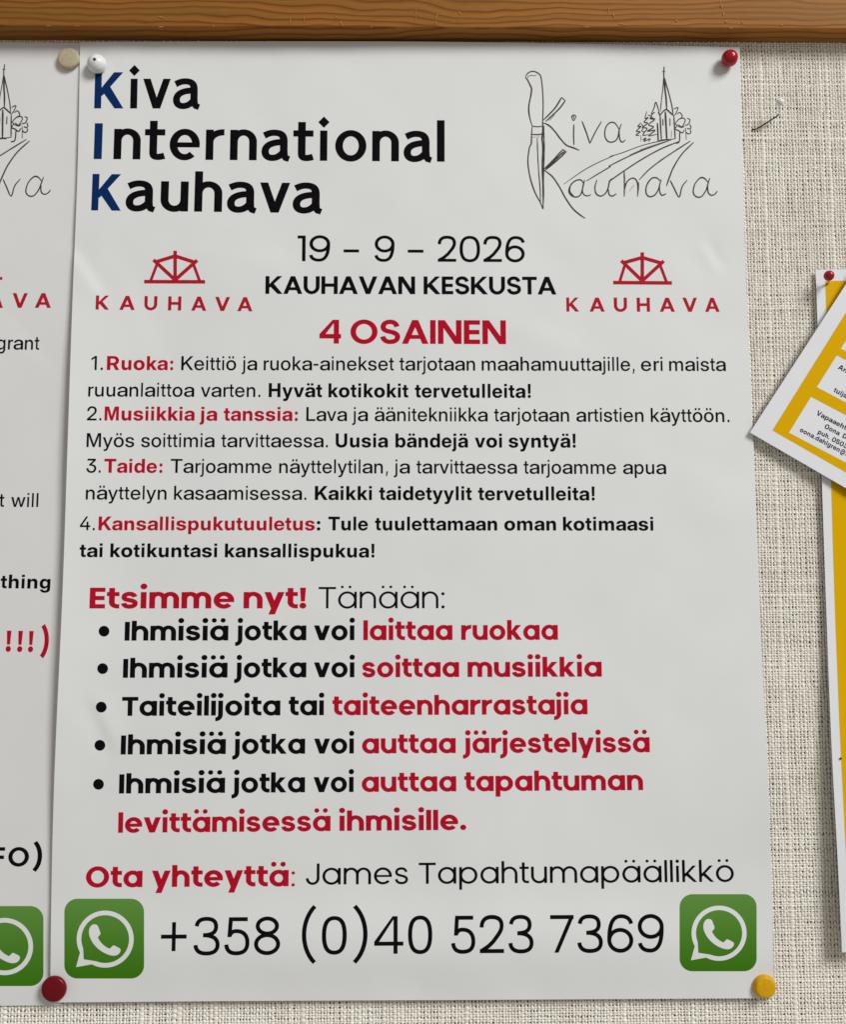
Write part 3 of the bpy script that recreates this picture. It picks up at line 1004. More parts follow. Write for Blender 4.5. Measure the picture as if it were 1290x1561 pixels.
SANS_BOLD = Outline("""! 325|103,210 91,700 234,700 222,210|163,-9 132,-9* 88,41* 88,76 88,111* 132,160* 163,160 194,160* 238,111* 238,76 238,41* 194,-9*
. 271|136,-9 105,-9* 62,41* 62,76 62,111* 105,160* 136,160 166,160* 209,111* 209,76 209,41* 166,-9*
0 542|271,-11 194,-11* 87,77* 31,238* 31,350 31,461* 87,623* 194,711* 271,711 349,711* 456,623* 511,461* 511,350 511,238* 456,76* 349,-11*|271,114 309,114* 359,171* 383,276* 383,350 383,423* 359,529* 309,586* 271,586 234,586* 184,529* 159,423* 159,350 159,276* 184,171* 234,114*
3 542|266,-11 188,-11* 81,56* 26,168* 26,234 159,234 159,197* 186,141* 234,110* 265,110 296,110* 342,139* 368,191* 368,224 368,257* 340,304* 289,329* 254,329 167,329 167,421 310,573 310,574 60,574 60,700 473,700 473,579 277,376 277,408 353,416* 453,370* 503,278* 503,218 503,151* 444,47* 338,-11*
5 542|265,-11 196,-11* 92,46* 30,149* 26,218 160,218 161,187* 189,138* 236,110* 266,110 297,110* 343,141* 369,197* 369,233 369,270* 343,326* 298,358* 268,358 229,358* 173,321* 164,288 35,288 54,700 466,700 466,574 179,574 169,422 169,422 192,448* 255,474* 293,474 335,474* 411,439* 470,374* 503,288* 503,237 503,165* 444,53* 337,-11*
: 325|163,-9 133,-9* 90,41* 90,76 90,111* 133,160* 163,160 193,160* 236,111* 236,76 236,41* 193,-9*|163,311 133,311* 90,360* 90,395 90,431* 133,480* 163,480 193,480* 236,431* 236,395 236,360* 193,311*
@ 951|484,-206 400,-206* 265,-142* 169,-23* 117,145* 117,247 117,350* 169,517* 265,638* 399,702* 482,702 562,702* 692,641* 784,528* 834,370* 834,273 834,209* 811,108* 768,38* 706,2* 667,2 636,2* 594,24* 571,60* 568,79 567,79 558,50* 504,5* 460,5 408,5* 332,68* 290,178* 290,248 290,325* 337,431* 414,485* 458,485 495,485* 548,452* 558,429 559,429 559,474 640,474 640,157 640,131* 656,111* 669,111 689,111* 719,150* 735,222* 735,271 735,345* 700,461* 634,542* 541,584* 484,584 422,584* 324,537* 254,449* 217,325* 217,248 217,170* 254,47* 323,-41* 422,-88* 483,-88 519,-88* 579,-74* 625,-57* 638,-50 672,-159 655,-168* 601,-190* 529,-206*|470,121 497,121* 534,151* 553,208* 553,248 553,289* 534,346* 497,375* 470,375 442,375* 403,346* 383,289* 383,248 383,208* 403,151* 442,121*
A 704|19,0 253,700 451,700 684,0 516,0 418,323 397,395* 355,546* 332,637 373,637 349,546* 306,395* 285,323 184,0|174,143 174,268 530,268 530,143
D 704|325,0 143,0 143,132 317,132 383,132* 469,182* 511,279* 511,350 511,421* 469,518* 382,568* 316,568 140,568 140,700 326,700 431,700* 584,615* 668,457* 668,350 668,243* 584,86* 431,0*|230,700 230,0 74,0 74,700
O 758|379,-11 284,-11* 131,76* 43,237* 43,350 43,463* 131,625* 284,711* 379,711 475,711* 627,625* 716,463* 716,350 716,237* 627,75* 475,-11*|379,127 432,127* 511,180* 555,279* 555,350 555,420* 511,520* 432,573* 379,573 327,573* 248,520* 204,420* 204,350 204,279* 248,180* 327,127*
V 650|236,0 19,700 173,700 267,377 287,307* 327,151* 350,63 309,63 331,151* 370,307* 388,377 479,700 632,700 419,0
H 704|69,0 69,700 219,700 219,424 485,424 485,700 635,700 635,0 485,0 485,289 219,289 219,0
U 704|352,-11 267,-11* 140,53* 70,169* 70,245 70,700 219,700 219,258 219,219* 253,159* 312,124* 353,124 393,124* 452,159* 486,219* 486,258 486,700 635,700 635,245 635,169* 565,53* 438,-11*
K 704|200,134 200,328 224,358* 272,416* 319,474* 343,504 508,700 695,700 400,354 387,354|85,0 85,700 243,700 243,518 243,334 243,259 243,0|522,0 323,308 418,427 704,0
R 704|74,0 74,700 371,700 454,700* 576,643* 642,538* 642,467 642,396* 573,294* 447,238* 361,238 174,238 174,363 360,363 398,363* 452,389* 481,435* 481,467 481,498* 452,544* 397,570* 360,570 239,570 239,0|485,0 320,317 492,317 660,0
T 596|14,565 14,700 583,700 583,565 377,565 377,0 220,0 220,565
M 812|67,0 67,700 272,700 361,402 368,378* 385,310* 404,234* 420,166* 425,143 390,143 395,166* 411,234* 429,310* 447,378* 453,402 541,700 746,700 746,0 610,0 610,316 610,340* 611,408* 613,486* 615,566* 615,601 631,601 622,564* 602,482* 582,404* 565,339* 559,316 463,0 351,0 254,316 247,339* 230,404* 210,482* 189,564* 179,601 198,601 199,566* 200,486* 202,408* 204,340* 204,316 204,0
a 542|206,-8 154,-8* 74,24* 28,90* 28,139 28,181* 60,238* 116,272* 189,291* 230,294 277,298* 333,307* 357,323* 357,339 357,341 357,358* 338,383* 304,397* 279,397 255,397* 217,382* 196,355* 194,337 46,337 50,390* 107,466* 211,507* 285,507 340,507* 425,484* 484,439* 514,376* 514,335 514,0 359,0 359,70 357,70 343,44* 301,9* 244,-8*|253,93 284,93* 332,115* 359,154* 359,180 359,227 352,224* 333,218* 307,213* 278,208* 261,206 238,202* 200,187* 179,163* 179,145 179,129* 197,105* 230,93*
b 596|351,-11 319,-11* 264,9* 221,47* 208,76 207,76 207,0 59,0 59,700 209,700 209,428 210,428 226,455* 267,490* 321,507* 352,507 415,507* 510,441* 564,325* 564,249 564,171* 511,54* 416,-11*|311,111 342,111* 387,144* 412,205* 412,249 412,292* 387,353* 342,386* 311,386 279,386* 230,352* 203,290* 203,249 203,207* 230,145* 279,111*
d 596|245,-11 181,-11* 86,54* 33,171* 33,249 33,325* 87,441* 182,507* 244,507 276,507* 329,490* 371,455* 387,428 387,428 387,700 537,700 537,0 389,0 389,76 389,76 375,47* 333,9* 278,-11*|286,111 318,111* 367,145* 394,207* 394,249 394,290* 367,352* 318,386* 286,386 255,386* 209,353* 184,292* 184,249 184,205* 209,144* 255,111*
e 542|273,-11 198,-11* 85,55* 22,172* 22,248 22,324* 85,441* 196,507* 268,507 323,507* 414,470* 479,402* 515,308* 515,251 515,210 73,210 73,303 444,303 375,283 375,318* 350,367* 304,394* 272,394 240,394* 194,367* 169,318* 169,283 169,217 169,181* 194,128* 243,100* 278,100 303,100* 342,114* 369,140* 375,157 511,157 502,108* 435,32* 334,-11*
g 596|295,-203 223,-203* 125,-162* 70,-88* 63,-40 205,-40 210,-57* 234,-81* 271,-94* 295,-94 342,-94* 392,-41* 392,10 392,86 391,86 378,57* 336,19* 282,2* 250,2 186,2* 91,66* 39,179* 39,252 39,327* 92,442* 187,507* 248,507 280,507* 333,489* 376,453* 391,426 392,426 392,496 539,496 539,24 539,-56* 479,-156* 369,-203*|290,121 322,121* 370,154* 397,215* 397,255 397,295* 370,355* 322,388* 290,388 259,388* 214,357* 189,297* 189,255 189,213* 214,153* 259,121*
h 596|212,272 212,0 63,0 63,700 212,700 212,365 186,365 209,431* 295,507* 363,507 416,507* 492,461* 532,373* 532,311 532,0 384,0 384,281 384,328* 340,377* 300,377 274,377* 234,355* 212,308*
i 271|67,0 67,508 204,508 204,0|67,578 67,700 204,700 204,578
j 271|67,508 204,508 204,-35 204,-87* 164,-159* 100,-196* 52,-196 3,-196 3,-78 30,-78 52,-78* 67,-50* 67,-19|67,578 67,700 204,700 204,578
k 542|199,135 199,314 215,314 370,496 539,496 326,243 290,243|67,0 67,700 213,700 213,0|379,0 238,210 333,316 548,0
l 271|67,0 67,700 204,700 204,0
m 867|62,0 62,496 204,496 204,382 196,382 208,425* 254,480* 316,507* 350,507 405,507* 487,441* 495,382 481,382 490,422* 537,477* 604,507* 643,507 690,507* 763,465* 805,386* 805,329 805,0 659,0 659,298 659,340* 615,383* 582,383 558,383* 524,361* 504,322* 504,295 504,0 364,0 364,301 364,339* 322,383* 288,383 266,383* 230,361* 209,320* 209,291 209,0
n 596|212,272 212,0 63,0 63,496 210,496 210,365 186,365 209,431* 295,507* 363,507 416,507* 492,461* 532,373* 532,311 532,0 384,0 384,281 384,328* 340,377* 300,377 274,377* 234,355* 212,308*
o 596|298,-11 220,-11* 100,53* 33,170* 33,248 33,326* 100,443* 220,507* 298,507 378,507* 497,443* 564,326* 564,248 564,170* 497,53* 378,-11*|298,110 330,110* 378,143* 406,204* 406,248 406,292* 378,353* 330,386* 298,386 267,386* 218,353* 191,292* 191,248 191,204* 218,143* 267,110*
p 596|60,-196 60,496 208,496 208,430 210,430 225,456* 267,490* 321,507* 353,507 415,507* 510,441* 564,325* 564,249 564,171* 511,54* 416,-11* 352,-11 319,-11* 266,9* 225,46* 211,74 210,74 210,-196|311,111 342,111* 388,144* 413,205* 413,249 413,292* 388,353* 342,386* 311,386 279,386* 230,352* 203,290* 203,249 203,207* 230,145* 279,111*
r 379|62,0 62,496 204,496 204,410 205,410 218,456* 274,499* 322,499 335,499* 355,498* 364,498 364,371 356,372* 321,373* 304,373 276,373* 233,347* 209,297* 209,261 209,0
s 542|273,-12 204,-12* 98,28* 34,105* 29,157 183,157 186,128* 231,94* 270,94 307,94* 348,120* 348,141 348,158* 315,180* 285,186 194,202 119,216* 41,289* 41,347 41,396* 95,467* 195,506* 264,506 333,506* 435,465* 492,389* 493,337 350,337 349,364* 304,401* 269,401 234,401* 196,374* 196,354 196,337* 226,314* 254,309 354,291 432,277* 506,211* 506,155 506,105* 447,30* 342,-12*
t 325|301,496 301,378 10,378 10,496|83,631 214,631 214,161 214,136* 230,118* 254,118 264,118* 294,118* 301,118 301,0 290,0* 249,0* 227,0 152,0* 83,66* 83,136
u 596|233,-11 181,-11* 105,36* 64,123* 64,185 64,496 212,496 212,215 212,168* 256,119* 296,119 322,119* 362,141* 384,188* 384,224 384,496 531,496 531,0 386,0 386,131 409,131 386,66* 301,-11*
v 542|189,0 13,496 166,496 240,260 253,215* 278,123* 291,78 256,78 268,123* 292,215* 306,260 378,496 529,496 353,0
y 542|65,-196 65,-78 129,-78 145,-78* 164,-68* 177,-46* 183,-27 194,1 10,496 163,496 237,260 251,215* 277,123* 289,78 248,78 259,123* 284,215* 299,260 374,496 525,496 317,-73 302,-116* 259,-171* 201,-196* 162,-196 139,-196* 89,-196*""")
GEO_BOLD = Geo(165, 142, X=552, dotr=98, bold=True)
GEO_SEMI = Geo(150, 130, X=550, dotr=92, bold=True)
GEO_REG = Geo(88, 80, X=548, dotr=56)
GEO_TEL = Geo(81, 75, X=545, dotr=56, zero=478)
GEO_LIGHT = Geo(76, 70, X=545, dotr=50)
GEO_CAPS = Geo(152, 136, X=550, bold=True)
HEAD = Head(145, 118, X=575, bold=True)

# ------------------------------------------------------------------ the notice board: woven cover, backing, wooden rail
board = tag(link_ob("notice_board", None), "fabric covered notice board with a varnished pine rail along its top", "notice board")


def thread_mat():
    m = mat("linen_thread", (0.5, 0.46, 0.38), 0.85, 0.15)
    g = NT(m)
    at_ = g.n('ShaderNodeAttribute', attribute_name="thread").outputs['Fac']
    tc = g.n('ShaderNodeTexCoord').outputs['Object']
    n1 = g.n('ShaderNodeTexNoise', ins={'Vector': tc, 'Scale': 2600.0, 'Detail': 2.0}).outputs[0]
    n2 = g.n('ShaderNodeTexNoise', ins={'Vector': tc, 'Scale': 60.0, 'Detail': 2.0}).outputs[0]
    f = g.math('ADD', at_, g.math('MULTIPLY', g.math('SUBTRACT', n1, 0.5), 0.55))
    f = g.math('ADD', f, g.math('MULTIPLY', g.math('SUBTRACT', n2, 0.5), 0.35))
    c = g.ramp(f, [(0.0, (0.52, 0.46, 0.365)), (0.5, (0.83, 0.775, 0.67)), (1.0, (0.95, 0.92, 0.84))])
    g.link(c, g.b.inputs['Base Color'])
    return m


def weave():
    px_, pz_ = 0.00132, 0.00104
    x0, x1 = -0.075, 0.392
    z0, z1 = -0.452, 0.004
    xs, x, k = [], x0, 0
    while x < x1:
        slub = 1.0 + (0.42 if RNG.rand() < 0.10 else 0.0)
        st = px_ * (0.84 + 0.32 * RNG.rand()) * slub
        xs.append((x + st / 2, st, slub))
        x += st
    zs, z = [], z0
    while z < z1:
        slub = 1.0 + (0.40 if RNG.rand() < 0.035 else 0.0)
        st = pz_ * (0.88 + 0.24 * RNG.rand()) * slub
        # wefts lie in pairs, with a wider gap after every second one
        zs.append((z + st / 2 + (0.00012 if len(zs) % 2 == 0 else -0.00012), st, slub))
        z += st
    xc = np.array([a[0] for a in xs])
    zc = np.array([a[0] for a in zs])
    AMP = 0.00026
    YC = 0.00062

    V, Q, T = [], [], []
    base = 0

    def thread(along, cross, hw, up, sink, tone, vertical):
        """along: positions; cross: sideways positions; hw half widths; up offset towards the room"""
        nonlocal base
        n = len(along)
        prof = [(-1.0, -0.25), (-0.72, 0.62), (0.0, 1.0), (0.72, 0.62), (1.0, -0.25)]
        hb = np.minimum(hw * 0.72, 0.00036)
        rows = []
        for a, b in prof:
            c = cross + a * hw
            y = YC + sink - up - b * hb
            rows.append(np.stack([c, y, along], 1) if vertical else np.stack([along, y, c], 1))
        P = np.stack(rows, 1).reshape(-1, 3)
        V.append(P)
        T.append(np.repeat(tone, 5))
        i = np.arange(n - 1)[:, None] * 5
        k = np.arange(4)[None]
        a = (i + k).ravel() + base
        Q.append(np.stack([a, a + 1, a + 6, a + 5], 1))
        base += len(P)

    def visible(x, z):
        # beside, below and above the two big posters
        return (x > 0.285) | (z < -0.402) | (z > -0.006)

    for i, (x, st, sl) in enumerate(xs):
        # points at and between the crossings
        zz = np.empty(2 * len(zc) - 1)
        zz[0::2] = zc
        zz[1::2] = (zc[1:] + zc[:-1]) / 2
        over = np.zeros(len(zz))
        over[0::2] = np.where((np.arange(len(zc)) + i) % 2 == 0, 1, -1)
        nz = len(zz)
        loc = np.interp(zz, np.linspace(z0, z1, 80), RNG.randn(80)) * 0.5
        hw = st * (0.325 + 0.06 * RNG.rand() + (0.10 if sl > 1 else 0)) * (1 + 0.15 * loc + 0.10 * RNG.randn(nz)) * (1 + 0.10 * over)
        cr = x + 0.00011 * np.interp(zz, np.linspace(z0, z1, 60), RNG.randn(60)) + 0.00005 * RNG.randn(nz)
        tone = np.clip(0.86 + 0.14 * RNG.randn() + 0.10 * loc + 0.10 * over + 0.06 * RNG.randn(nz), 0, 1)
        up = AMP * over
        ok = visible(np.full(nz, x), zz)
        cut = np.flatnonzero(np.diff(np.concatenate([[0], ok.astype(int), [0]])))
        for a, b in zip(cut[0::2], cut[1::2]):
            if b - a > 2:
                thread(zz[a:b], cr[a:b], np.clip(hw[a:b], 0.0002, 0.0011), up[a:b], 0, tone[a:b], True)
    for j, (z, st, sl) in enumerate(zs):
        xx = np.empty(2 * len(xc) - 1)
        xx[0::2] = xc
        xx[1::2] = (xc[1:] + xc[:-1]) / 2
        over = np.zeros(len(xx))
        over[0::2] = np.where((np.arange(len(xc)) + j) % 2 == 0, -1, 1)
        nx = len(xx)
        loc = np.interp(xx, np.linspace(x0, x1, 80), RNG.randn(80)) * 0.5
        hw = st * (0.350 + 0.05 * RNG.rand() + (0.06 if sl > 1 else 0)) * (1 + 0.15 * loc + 0.10 * RNG.randn(nx))
        cr = z + 0.00011 * np.interp(xx, np.linspace(x0, x1, 60), RNG.randn(60)) + 0.00005 * RNG.randn(nx)
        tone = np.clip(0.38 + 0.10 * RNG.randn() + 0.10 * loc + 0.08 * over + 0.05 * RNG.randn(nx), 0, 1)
        up = AMP * over
        ok = visible(xx, np.full(nx, z))
        cut = np.flatnonzero(np.diff(np.concatenate([[0], ok.astype(int), [0]])))
        for a, b in zip(cut[0::2], cut[1::2]):
            if b - a > 2:
                thread(xx[a:b], cr[a:b], np.clip(hw[a:b], 0.0002, 0.0011), up[a:b], 0.00012, tone[a:b], False)
    V, Q, T = np.concatenate(V), np.concatenate(Q), np.concatenate(T)
    me = np_mesh("fabric_cover", V, quads=Q, mats=[thread_mat()], smooth=True)
    at_ = me.attributes.new("thread", 'FLOAT', 'POINT')
    at_.data.foreach_set("value", T.astype(np.float32))
    return me


fabric = link_ob("fabric_cover", weave(), board)


def backing():
    m = mat("dark_backing", (0.060, 0.046, 0.032), 0.95, 0.05)
    mb = MB()
    x0, x1, z0, z1, y0, y1 = -0.085, 0.40, -0.46, 0.040, 0.00145, 0.012
    mb.add([(x0, y0, z0), (x1, y0, z0), (x1, y0, z1), (x0, y0, z1), (x0, y1, z0), (x1, y1, z0), (x1, y1, z1), (x0, y1, z1)],
           [(0, 1, 2, 3), (5, 4, 7, 6), (4, 0, 3, 7), (1, 5, 6, 2), (3, 2, 6, 7), (4, 5, 1, 0)])
    return mb.build("backing_panel", [m], board)


backing()


def wood_mat():
    m = mat("varnished_pine", (0.3, 0.13, 0.03), 0.5, 0.10)
    g = NT(m)
    tc = g.n('ShaderNodeTexCoord').outputs['Object']
    xyz = g.n('ShaderNodeSeparateXYZ', ins={0: tc})
    X, Y, Z = xyz.outputs
    # growth rings: a slow wander along the board bends the lines of grain
    cv = g.n('ShaderNodeCombineXYZ', ins={0: g.math('MULTIPLY', X, 9.0), 1: g.math('MULTIPLY', Y, 2.0), 2: g.math('MULTIPLY', Z, 30.0)}).outputs[0]
    wn = g.n('ShaderNodeTexNoise', ins={'Vector': cv, 'Scale': 1.0, 'Detail': 2.0, 'Roughness': 0.45}).outputs[0]
    cv2 = g.n('ShaderNodeCombineXYZ', ins={0: g.math('MULTIPLY', X, 50.0), 1: g.math('MULTIPLY', Y, 4.0), 2: g.math('MULTIPLY', Z, 90.0)}).outputs[0]
    wn2 = g.n('ShaderNodeTexNoise', ins={'Vector': cv2, 'Scale': 1.0, 'Detail': 1.0}).outputs[0]
    t = g.math('ADD', g.math('MULTIPLY', Z, 330.0), g.math('MULTIPLY', Y, 260.0))
    t = g.math('ADD', t, g.math('MULTIPLY', wn, 5.6))
    t = g.math('ADD', t, g.math('MULTIPLY', wn2, 1.1))
    # arches of grain in the right part of the rail
    dx = g.math('MULTIPLY', g.math('SUBTRACT', X, 0.262), 14.0)
    t = g.math('SUBTRACT', t, g.math('MULTIPLY', g.math('MULTIPLY', dx, dx), g.math('DIVIDE', 1.3, g.math('ADD', 1.0, g.math('MULTIPLY', dx, dx)))))
    fr = g.math('FRACT', t)
    # soft early wood rising to a dark late line, then a sharp return
    c1 = g.ramp(fr, [(0, (0.321, 0.125, 0.0240)), (0.12, (0.399, 0.164, 0.0332)), (0.5, (0.380, 0.151, 0.0296)), (0.76, (0.302, 0.114, 0.0203)), (0.9, (0.161, 0.050, 0.0084)), (0.97, (0.234, 0.083, 0.0147))])
    c2 = g.ramp(fr, [(0, (0.260, 0.116, 0.0265)), (0.5, (0.330, 0.148, 0.0290)), (0.85, (0.235, 0.095, 0.0180)), (0.97, (0.250, 0.107, 0.0220))])
    # some rings are strong, some hardly drawn, and each fades along its length
    ring_id = g.math('FLOOR', t)
    rv = g.n('ShaderNodeCombineXYZ', ins={0: g.math('MULTIPLY', X, 7.0), 1: g.math('MULTIPLY', ring_id, 3.7), 2: 0.0}).outputs[0]
    rn = g.n('ShaderNodeTexNoise', ins={'Vector': rv, 'Scale': 1.0, 'Detail': 1.0}).outputs[0]
    sel = g.n('ShaderNodeMapRange', ins={0: rn, 1: 0.36, 2: 0.62}).outputs[0]
    mc = g.n('ShaderNodeMix', data_type='RGBA')
    g.link(sel, mc.inputs['Factor'])
    g.link(c1, mc.inputs[6])
    g.link(c2, mc.inputs[7])
    c = mc.outputs[2]
    cv3 = g.n('ShaderNodeCombineXYZ', ins={0: g.math('MULTIPLY', X, 90.0), 1: g.math('MULTIPLY', Y, 2200.0), 2: g.math('MULTIPLY', Z, 2200.0)}).outputs[0]
    fine = g.n('ShaderNodeTexNoise', ins={'Vector': cv3, 'Scale': 1.0, 'Detail': 3.0}).outputs[0]
    fc = g.ramp(fine, [(0.3, (0.90, 0.88, 0.86)), (0.7, (1.05, 1.04, 1.03))])
    mx = g.n('ShaderNodeMix', data_type='RGBA', blend_type='MULTIPLY')
    mx.inputs['Factor'].default_value = 1.0
    g.link(c, mx.inputs[6])
    g.link(fc, mx.inputs[7])
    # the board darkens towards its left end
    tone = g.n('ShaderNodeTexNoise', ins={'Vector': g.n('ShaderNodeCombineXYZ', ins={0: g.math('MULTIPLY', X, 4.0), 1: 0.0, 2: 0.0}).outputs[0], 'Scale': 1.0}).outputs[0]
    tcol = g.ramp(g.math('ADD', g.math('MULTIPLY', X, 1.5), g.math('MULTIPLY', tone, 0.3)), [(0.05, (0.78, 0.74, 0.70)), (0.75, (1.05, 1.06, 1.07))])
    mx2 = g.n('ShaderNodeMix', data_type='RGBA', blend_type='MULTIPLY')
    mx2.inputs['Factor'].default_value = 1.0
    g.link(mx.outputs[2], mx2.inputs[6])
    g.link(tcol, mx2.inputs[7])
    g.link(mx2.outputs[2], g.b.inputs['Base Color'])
    bp = g.n('ShaderNodeBump', ins={'Strength': 0.05, 'Distance': 0.0002, 'Height': g.math('ADD', fr, fine)})
    g.link(bp.outputs[0], g.b.inputs['Normal'])
    return m


def rail():
    A, B = at(0, 61.5), at(1290, 65.3)
    d = (B - A) / np.linalg.norm(B - A)
    zz = lambda x: A[2] + (x - A[0]) * d[2] / d[0]
    depth = 0.0098
    # cross-section: (height above the lower edge, distance out from the board)
    prof = [(0.0, -0.004), (0.0, 0.0), (0.0002, depth * 0.55), (0.0003, depth - 0.0012)]
    for k in range(9):
        a = math.radians(90 * k / 8)
        prof.append((0.0003 + 0.0010 * (1 - math.cos(a)), depth - 0.0010 + 0.0010 * math.sin(a)))
    prof += [(0.008, depth + 0.0001), (0.016, depth + 0.0002), (0.026, depth), (0.0300, depth - 0.0008), (0.0312, depth - 0.003), (0.0312, -0.012)]
    xs = np.linspace(-0.10, 0.415, 120)
    n = len(prof)
    V, F = [], []
    for i, x in enumerate(xs):
        for (z, o) in prof:
            wob = 0.00012 * float(vnoise(x, z * 3, 0.03, 31))
            V.append((x, -(o + (wob if o > 0 else 0)), zz(x) + z + (0.00018 * float(vnoise(x, 0.0, 0.02, 33)) if z < 0.001 else 0)))
    for i in range(len(xs) - 1):
        for k in range(n - 1):
            a = i * n + k
            F.append((a, a + n, a + n + 1, a + 1))
    mb = MB()
    mb.add(V, F, 0, True)
    mb.add([V[k] for k in range(n)], [tuple(range(n))[::-1]], 0)
    mb.add([V[(len(xs) - 1) * n + k] for k in range(n)], [tuple(range(n))], 0)
    # small scratches that show the pale wood under the varnish
    pale = mat("scratched_wood", (0.40, 0.23, 0.085), 0.6, 0.15)
    scr = [((700, 17), (702, 23), 1.6), ((665, 38), (664, 31), 1.2), ((664, 31), (668, 20), 1.3), ((633, 5), (634, 22), 0.8), ((634, 26), (634, 33), 0.7), ((443, 27), (442, 37), 1.1),
           ((463, 24), (464, 33), 0.8), ((511, 25), (515, 27), 1.4), ((518, 32), (524, 41), 1.2), ((565, 41), (568, 42), 1.4), ((240, 25), (251, 28), 1.4), ((241, 42), (250, 41), 1.6),
           ((325, 40), (327, 41), 2.0), ((1099, 4), (1101, 13), 3.0), ((1101, 8), (1097, 10), 2.0), ((1104, 19), (1103, 24), 2.2), ((1107, 31), (1108, 35), 2.4), ((1132, 32), (1133, 36), 1.6), ((928, 8), (928, 22), 1.0),
           ((934, 20), (937, 27), 1.8), ((943, 36), (955, 38), 1.5), ((1030, 31), (1034, 33), 2.0), ((1112, 43), (1118, 43), 1.6), ((1190, 39), (1194, 38), 1.6), ((70, 40), (78, 40), 1.2), ((112, 40), (122, 40), 0.9), ((890, 42), (900, 41), 1.2)]
    for p, q, w in scr:
        a, b = at(*p, out=depth + 0.0004), at(*q, out=depth + 0.0004)
        t = (b - a) / (np.linalg.norm(b - a) + 1e-9)
        nn = np.array([-t[2], 0, t[0]]) * w * 0.00013
        c = (a + b) / 2
        vs = [a, a * .7 + b * .3 + nn, b * .8 + a * .2 + nn * .8, b, b * .7 + a * .3 - nn, a * .8 + b * .2 - nn * .7]
        mb.add([tuple(v) for v in vs], [(0, 5, 4, 3, 2, 1)], 1)
    o = mb.build("top_rail", [wood_mat(), pale], board)
    return o


rail()

# ------------------------------------------------------------------ the two large white posters
# traced edges in photo pixels
MAIN_L = [(122, 65), (119.5, 240), (116, 340), (112, 400), (105.8, 598), (100.5, 750), (96, 900), (88.5, 1050), (83.5, 1152), (79.5, 1280), (77.5, 1400), (76.5, 1527.5)]
MAIN_R = [(1128, 72.5), (1131.5, 220), (1135, 360), (1141.5, 534), (1147, 626), (1152, 735), (1156, 850), (1163.5, 1043), (1174, 1231), (1178.5, 1436), (1180.5, 1521)]
MAIN_T = [(122, 65), (420, 63.5), (640, 63.8), (900, 67.5), (1128, 72.5)]
MAIN_B = [(76.5, 1527.5), (400, 1525), (640, 1524), (900, 1522.5), (1180.5, 1521)]
LEFT_R = [(133, 66), (124, 400), (113, 800), (104, 1150), (92.5, 1532)]
LEFT_L = [(-190, 64), (-240, 800), (-285, 1534)]
LEFT_T = [(-190, 64), (0, 65), (133, 66)]
LEFT_B = [(-285, 1534), (-100, 1533), (92.5, 1532)]

main = tag(sheet("poster", coons(MAIN_L, MAIN_R, MAIN_T, MAIN_B, 160, 230), h_main, [PAPER]),
           "large white event poster in Finnish with a complete heading, held by four pins", "poster")
left = tag(sheet("poster", coons(LEFT_L, LEFT_R, LEFT_T, LEFT_B, 60, 160), h_left, [PAPER_L]),
           "white poster cut off by the photo, its edge tucked under the large Finnish poster", "poster")

# -- heading
pr = Print(h_main)
pr.line(HEAD, 'hd', 55, (143, 165.7, 305, 165.9), [("K", 143.6, 188, BLUE), ("iva", 195.5, 305)], BLACK)
pr.line(HEAD, 'hd', 56, (142.6, 242.8, 678, 246.9), [("I", 142.8, 155, BLUE), ("nternational", 172.8, 678)], BLACK)
pr.line(HEAD, 'hd', 55.5, (139, 321, 491, 325.3), [("K", 139, 184, BLUE), ("auhava", 191, 491.4)], BLACK)
pr.build("heading", main)

# -- body lettering
pr = Print(h_main)
pr.line(GEO_REG, 'gr', 39, (453, 398.4, 801, 399.8), [("19", 453.4, 503.3), ("-", 523.8, 547.4), ("9", 571, 601.6), ("-", 621.8, 645.8), ("2026", 667.6, 800.6)], BLACK)
pr.line(GEO_SEMI, 'gs', 27, (404, 448.2, 848.5, 449.2), [("KAUHAVAN", 404.6, 633), ("KESKUSTA", 646, 848.5)], BLACK)
pr.line(GEO_SEMI, 'gs', 36.2, (487, 523.8, 772, 524.8), [("4", 487, 520), ("OSAINEN", 534.3, 771.6)], RED)

cap = 21.3
R_, B_ = (SANS, 'sr'), (SANS_BOLD, 'sb')


def mixed(base, items, cp=cap):
    for bold, words, ink in items:
        f = B_ if bold else R_
        pr.line(f[0], f[1], cp, base, words, ink)


mixed((138, 564.2, 1107, 565.8), [(0, [("1", 139, 147.3), (".", 153.2, 156.8), ("Keittiö", 276.2, 360), ("ja", 368.5, 392), ("ruoka-ainekset", 402, 600.5), ("tarjotaan", 609, 724.5), ("maahamuuttajille,", 734.6, 968), ("eri", 977.6, 1010.5), ("maista", 1020.6, 1107)], BLACK),
                                  (1, [("Ruoka:", 162.8, 264)], RED)])
mixed((134, 604.6, 810, 606.7), [(0, [("ruuanlaittoa", 134.3, 296), ("varten.", 306, 397)], BLACK), (1, [("Hyvät", 409.6, 491), ("kotikokit", 500.8, 622.5), ("tervetulleita!", 632.6, 809.5)], BLACK)])
mixed((132, 641, 1113, 643.6), [(0, [("2.", 132.5, 154.5), ("Lava", 467, 529), ("ja", 537, 561), ("äänitekniikka", 571.3, 743.7), ("tarjotaan", 753.4, 868), ("artistien", 879, 981.5), ("käyttöön.", 992.6, 1112.6)], BLACK),
                                (1, [("Musiikkia", 159.2, 296.5), ("ja", 304.5, 331), ("tanssia:", 341, 454)], RED)])
mixed((131, 681.6, 878, 682.5), [(0, [("Myös", 131.8, 204.5), ("soittimia", 215, 327), ("tarvittaessa.", 337.2, 500)], BLACK), (1, [("Uusia", 511.8, 591.5), ("bändejä", 603, 713.6), ("voi", 724.2, 765.5), ("syntyä!", 775.6, 878)], BLACK)])
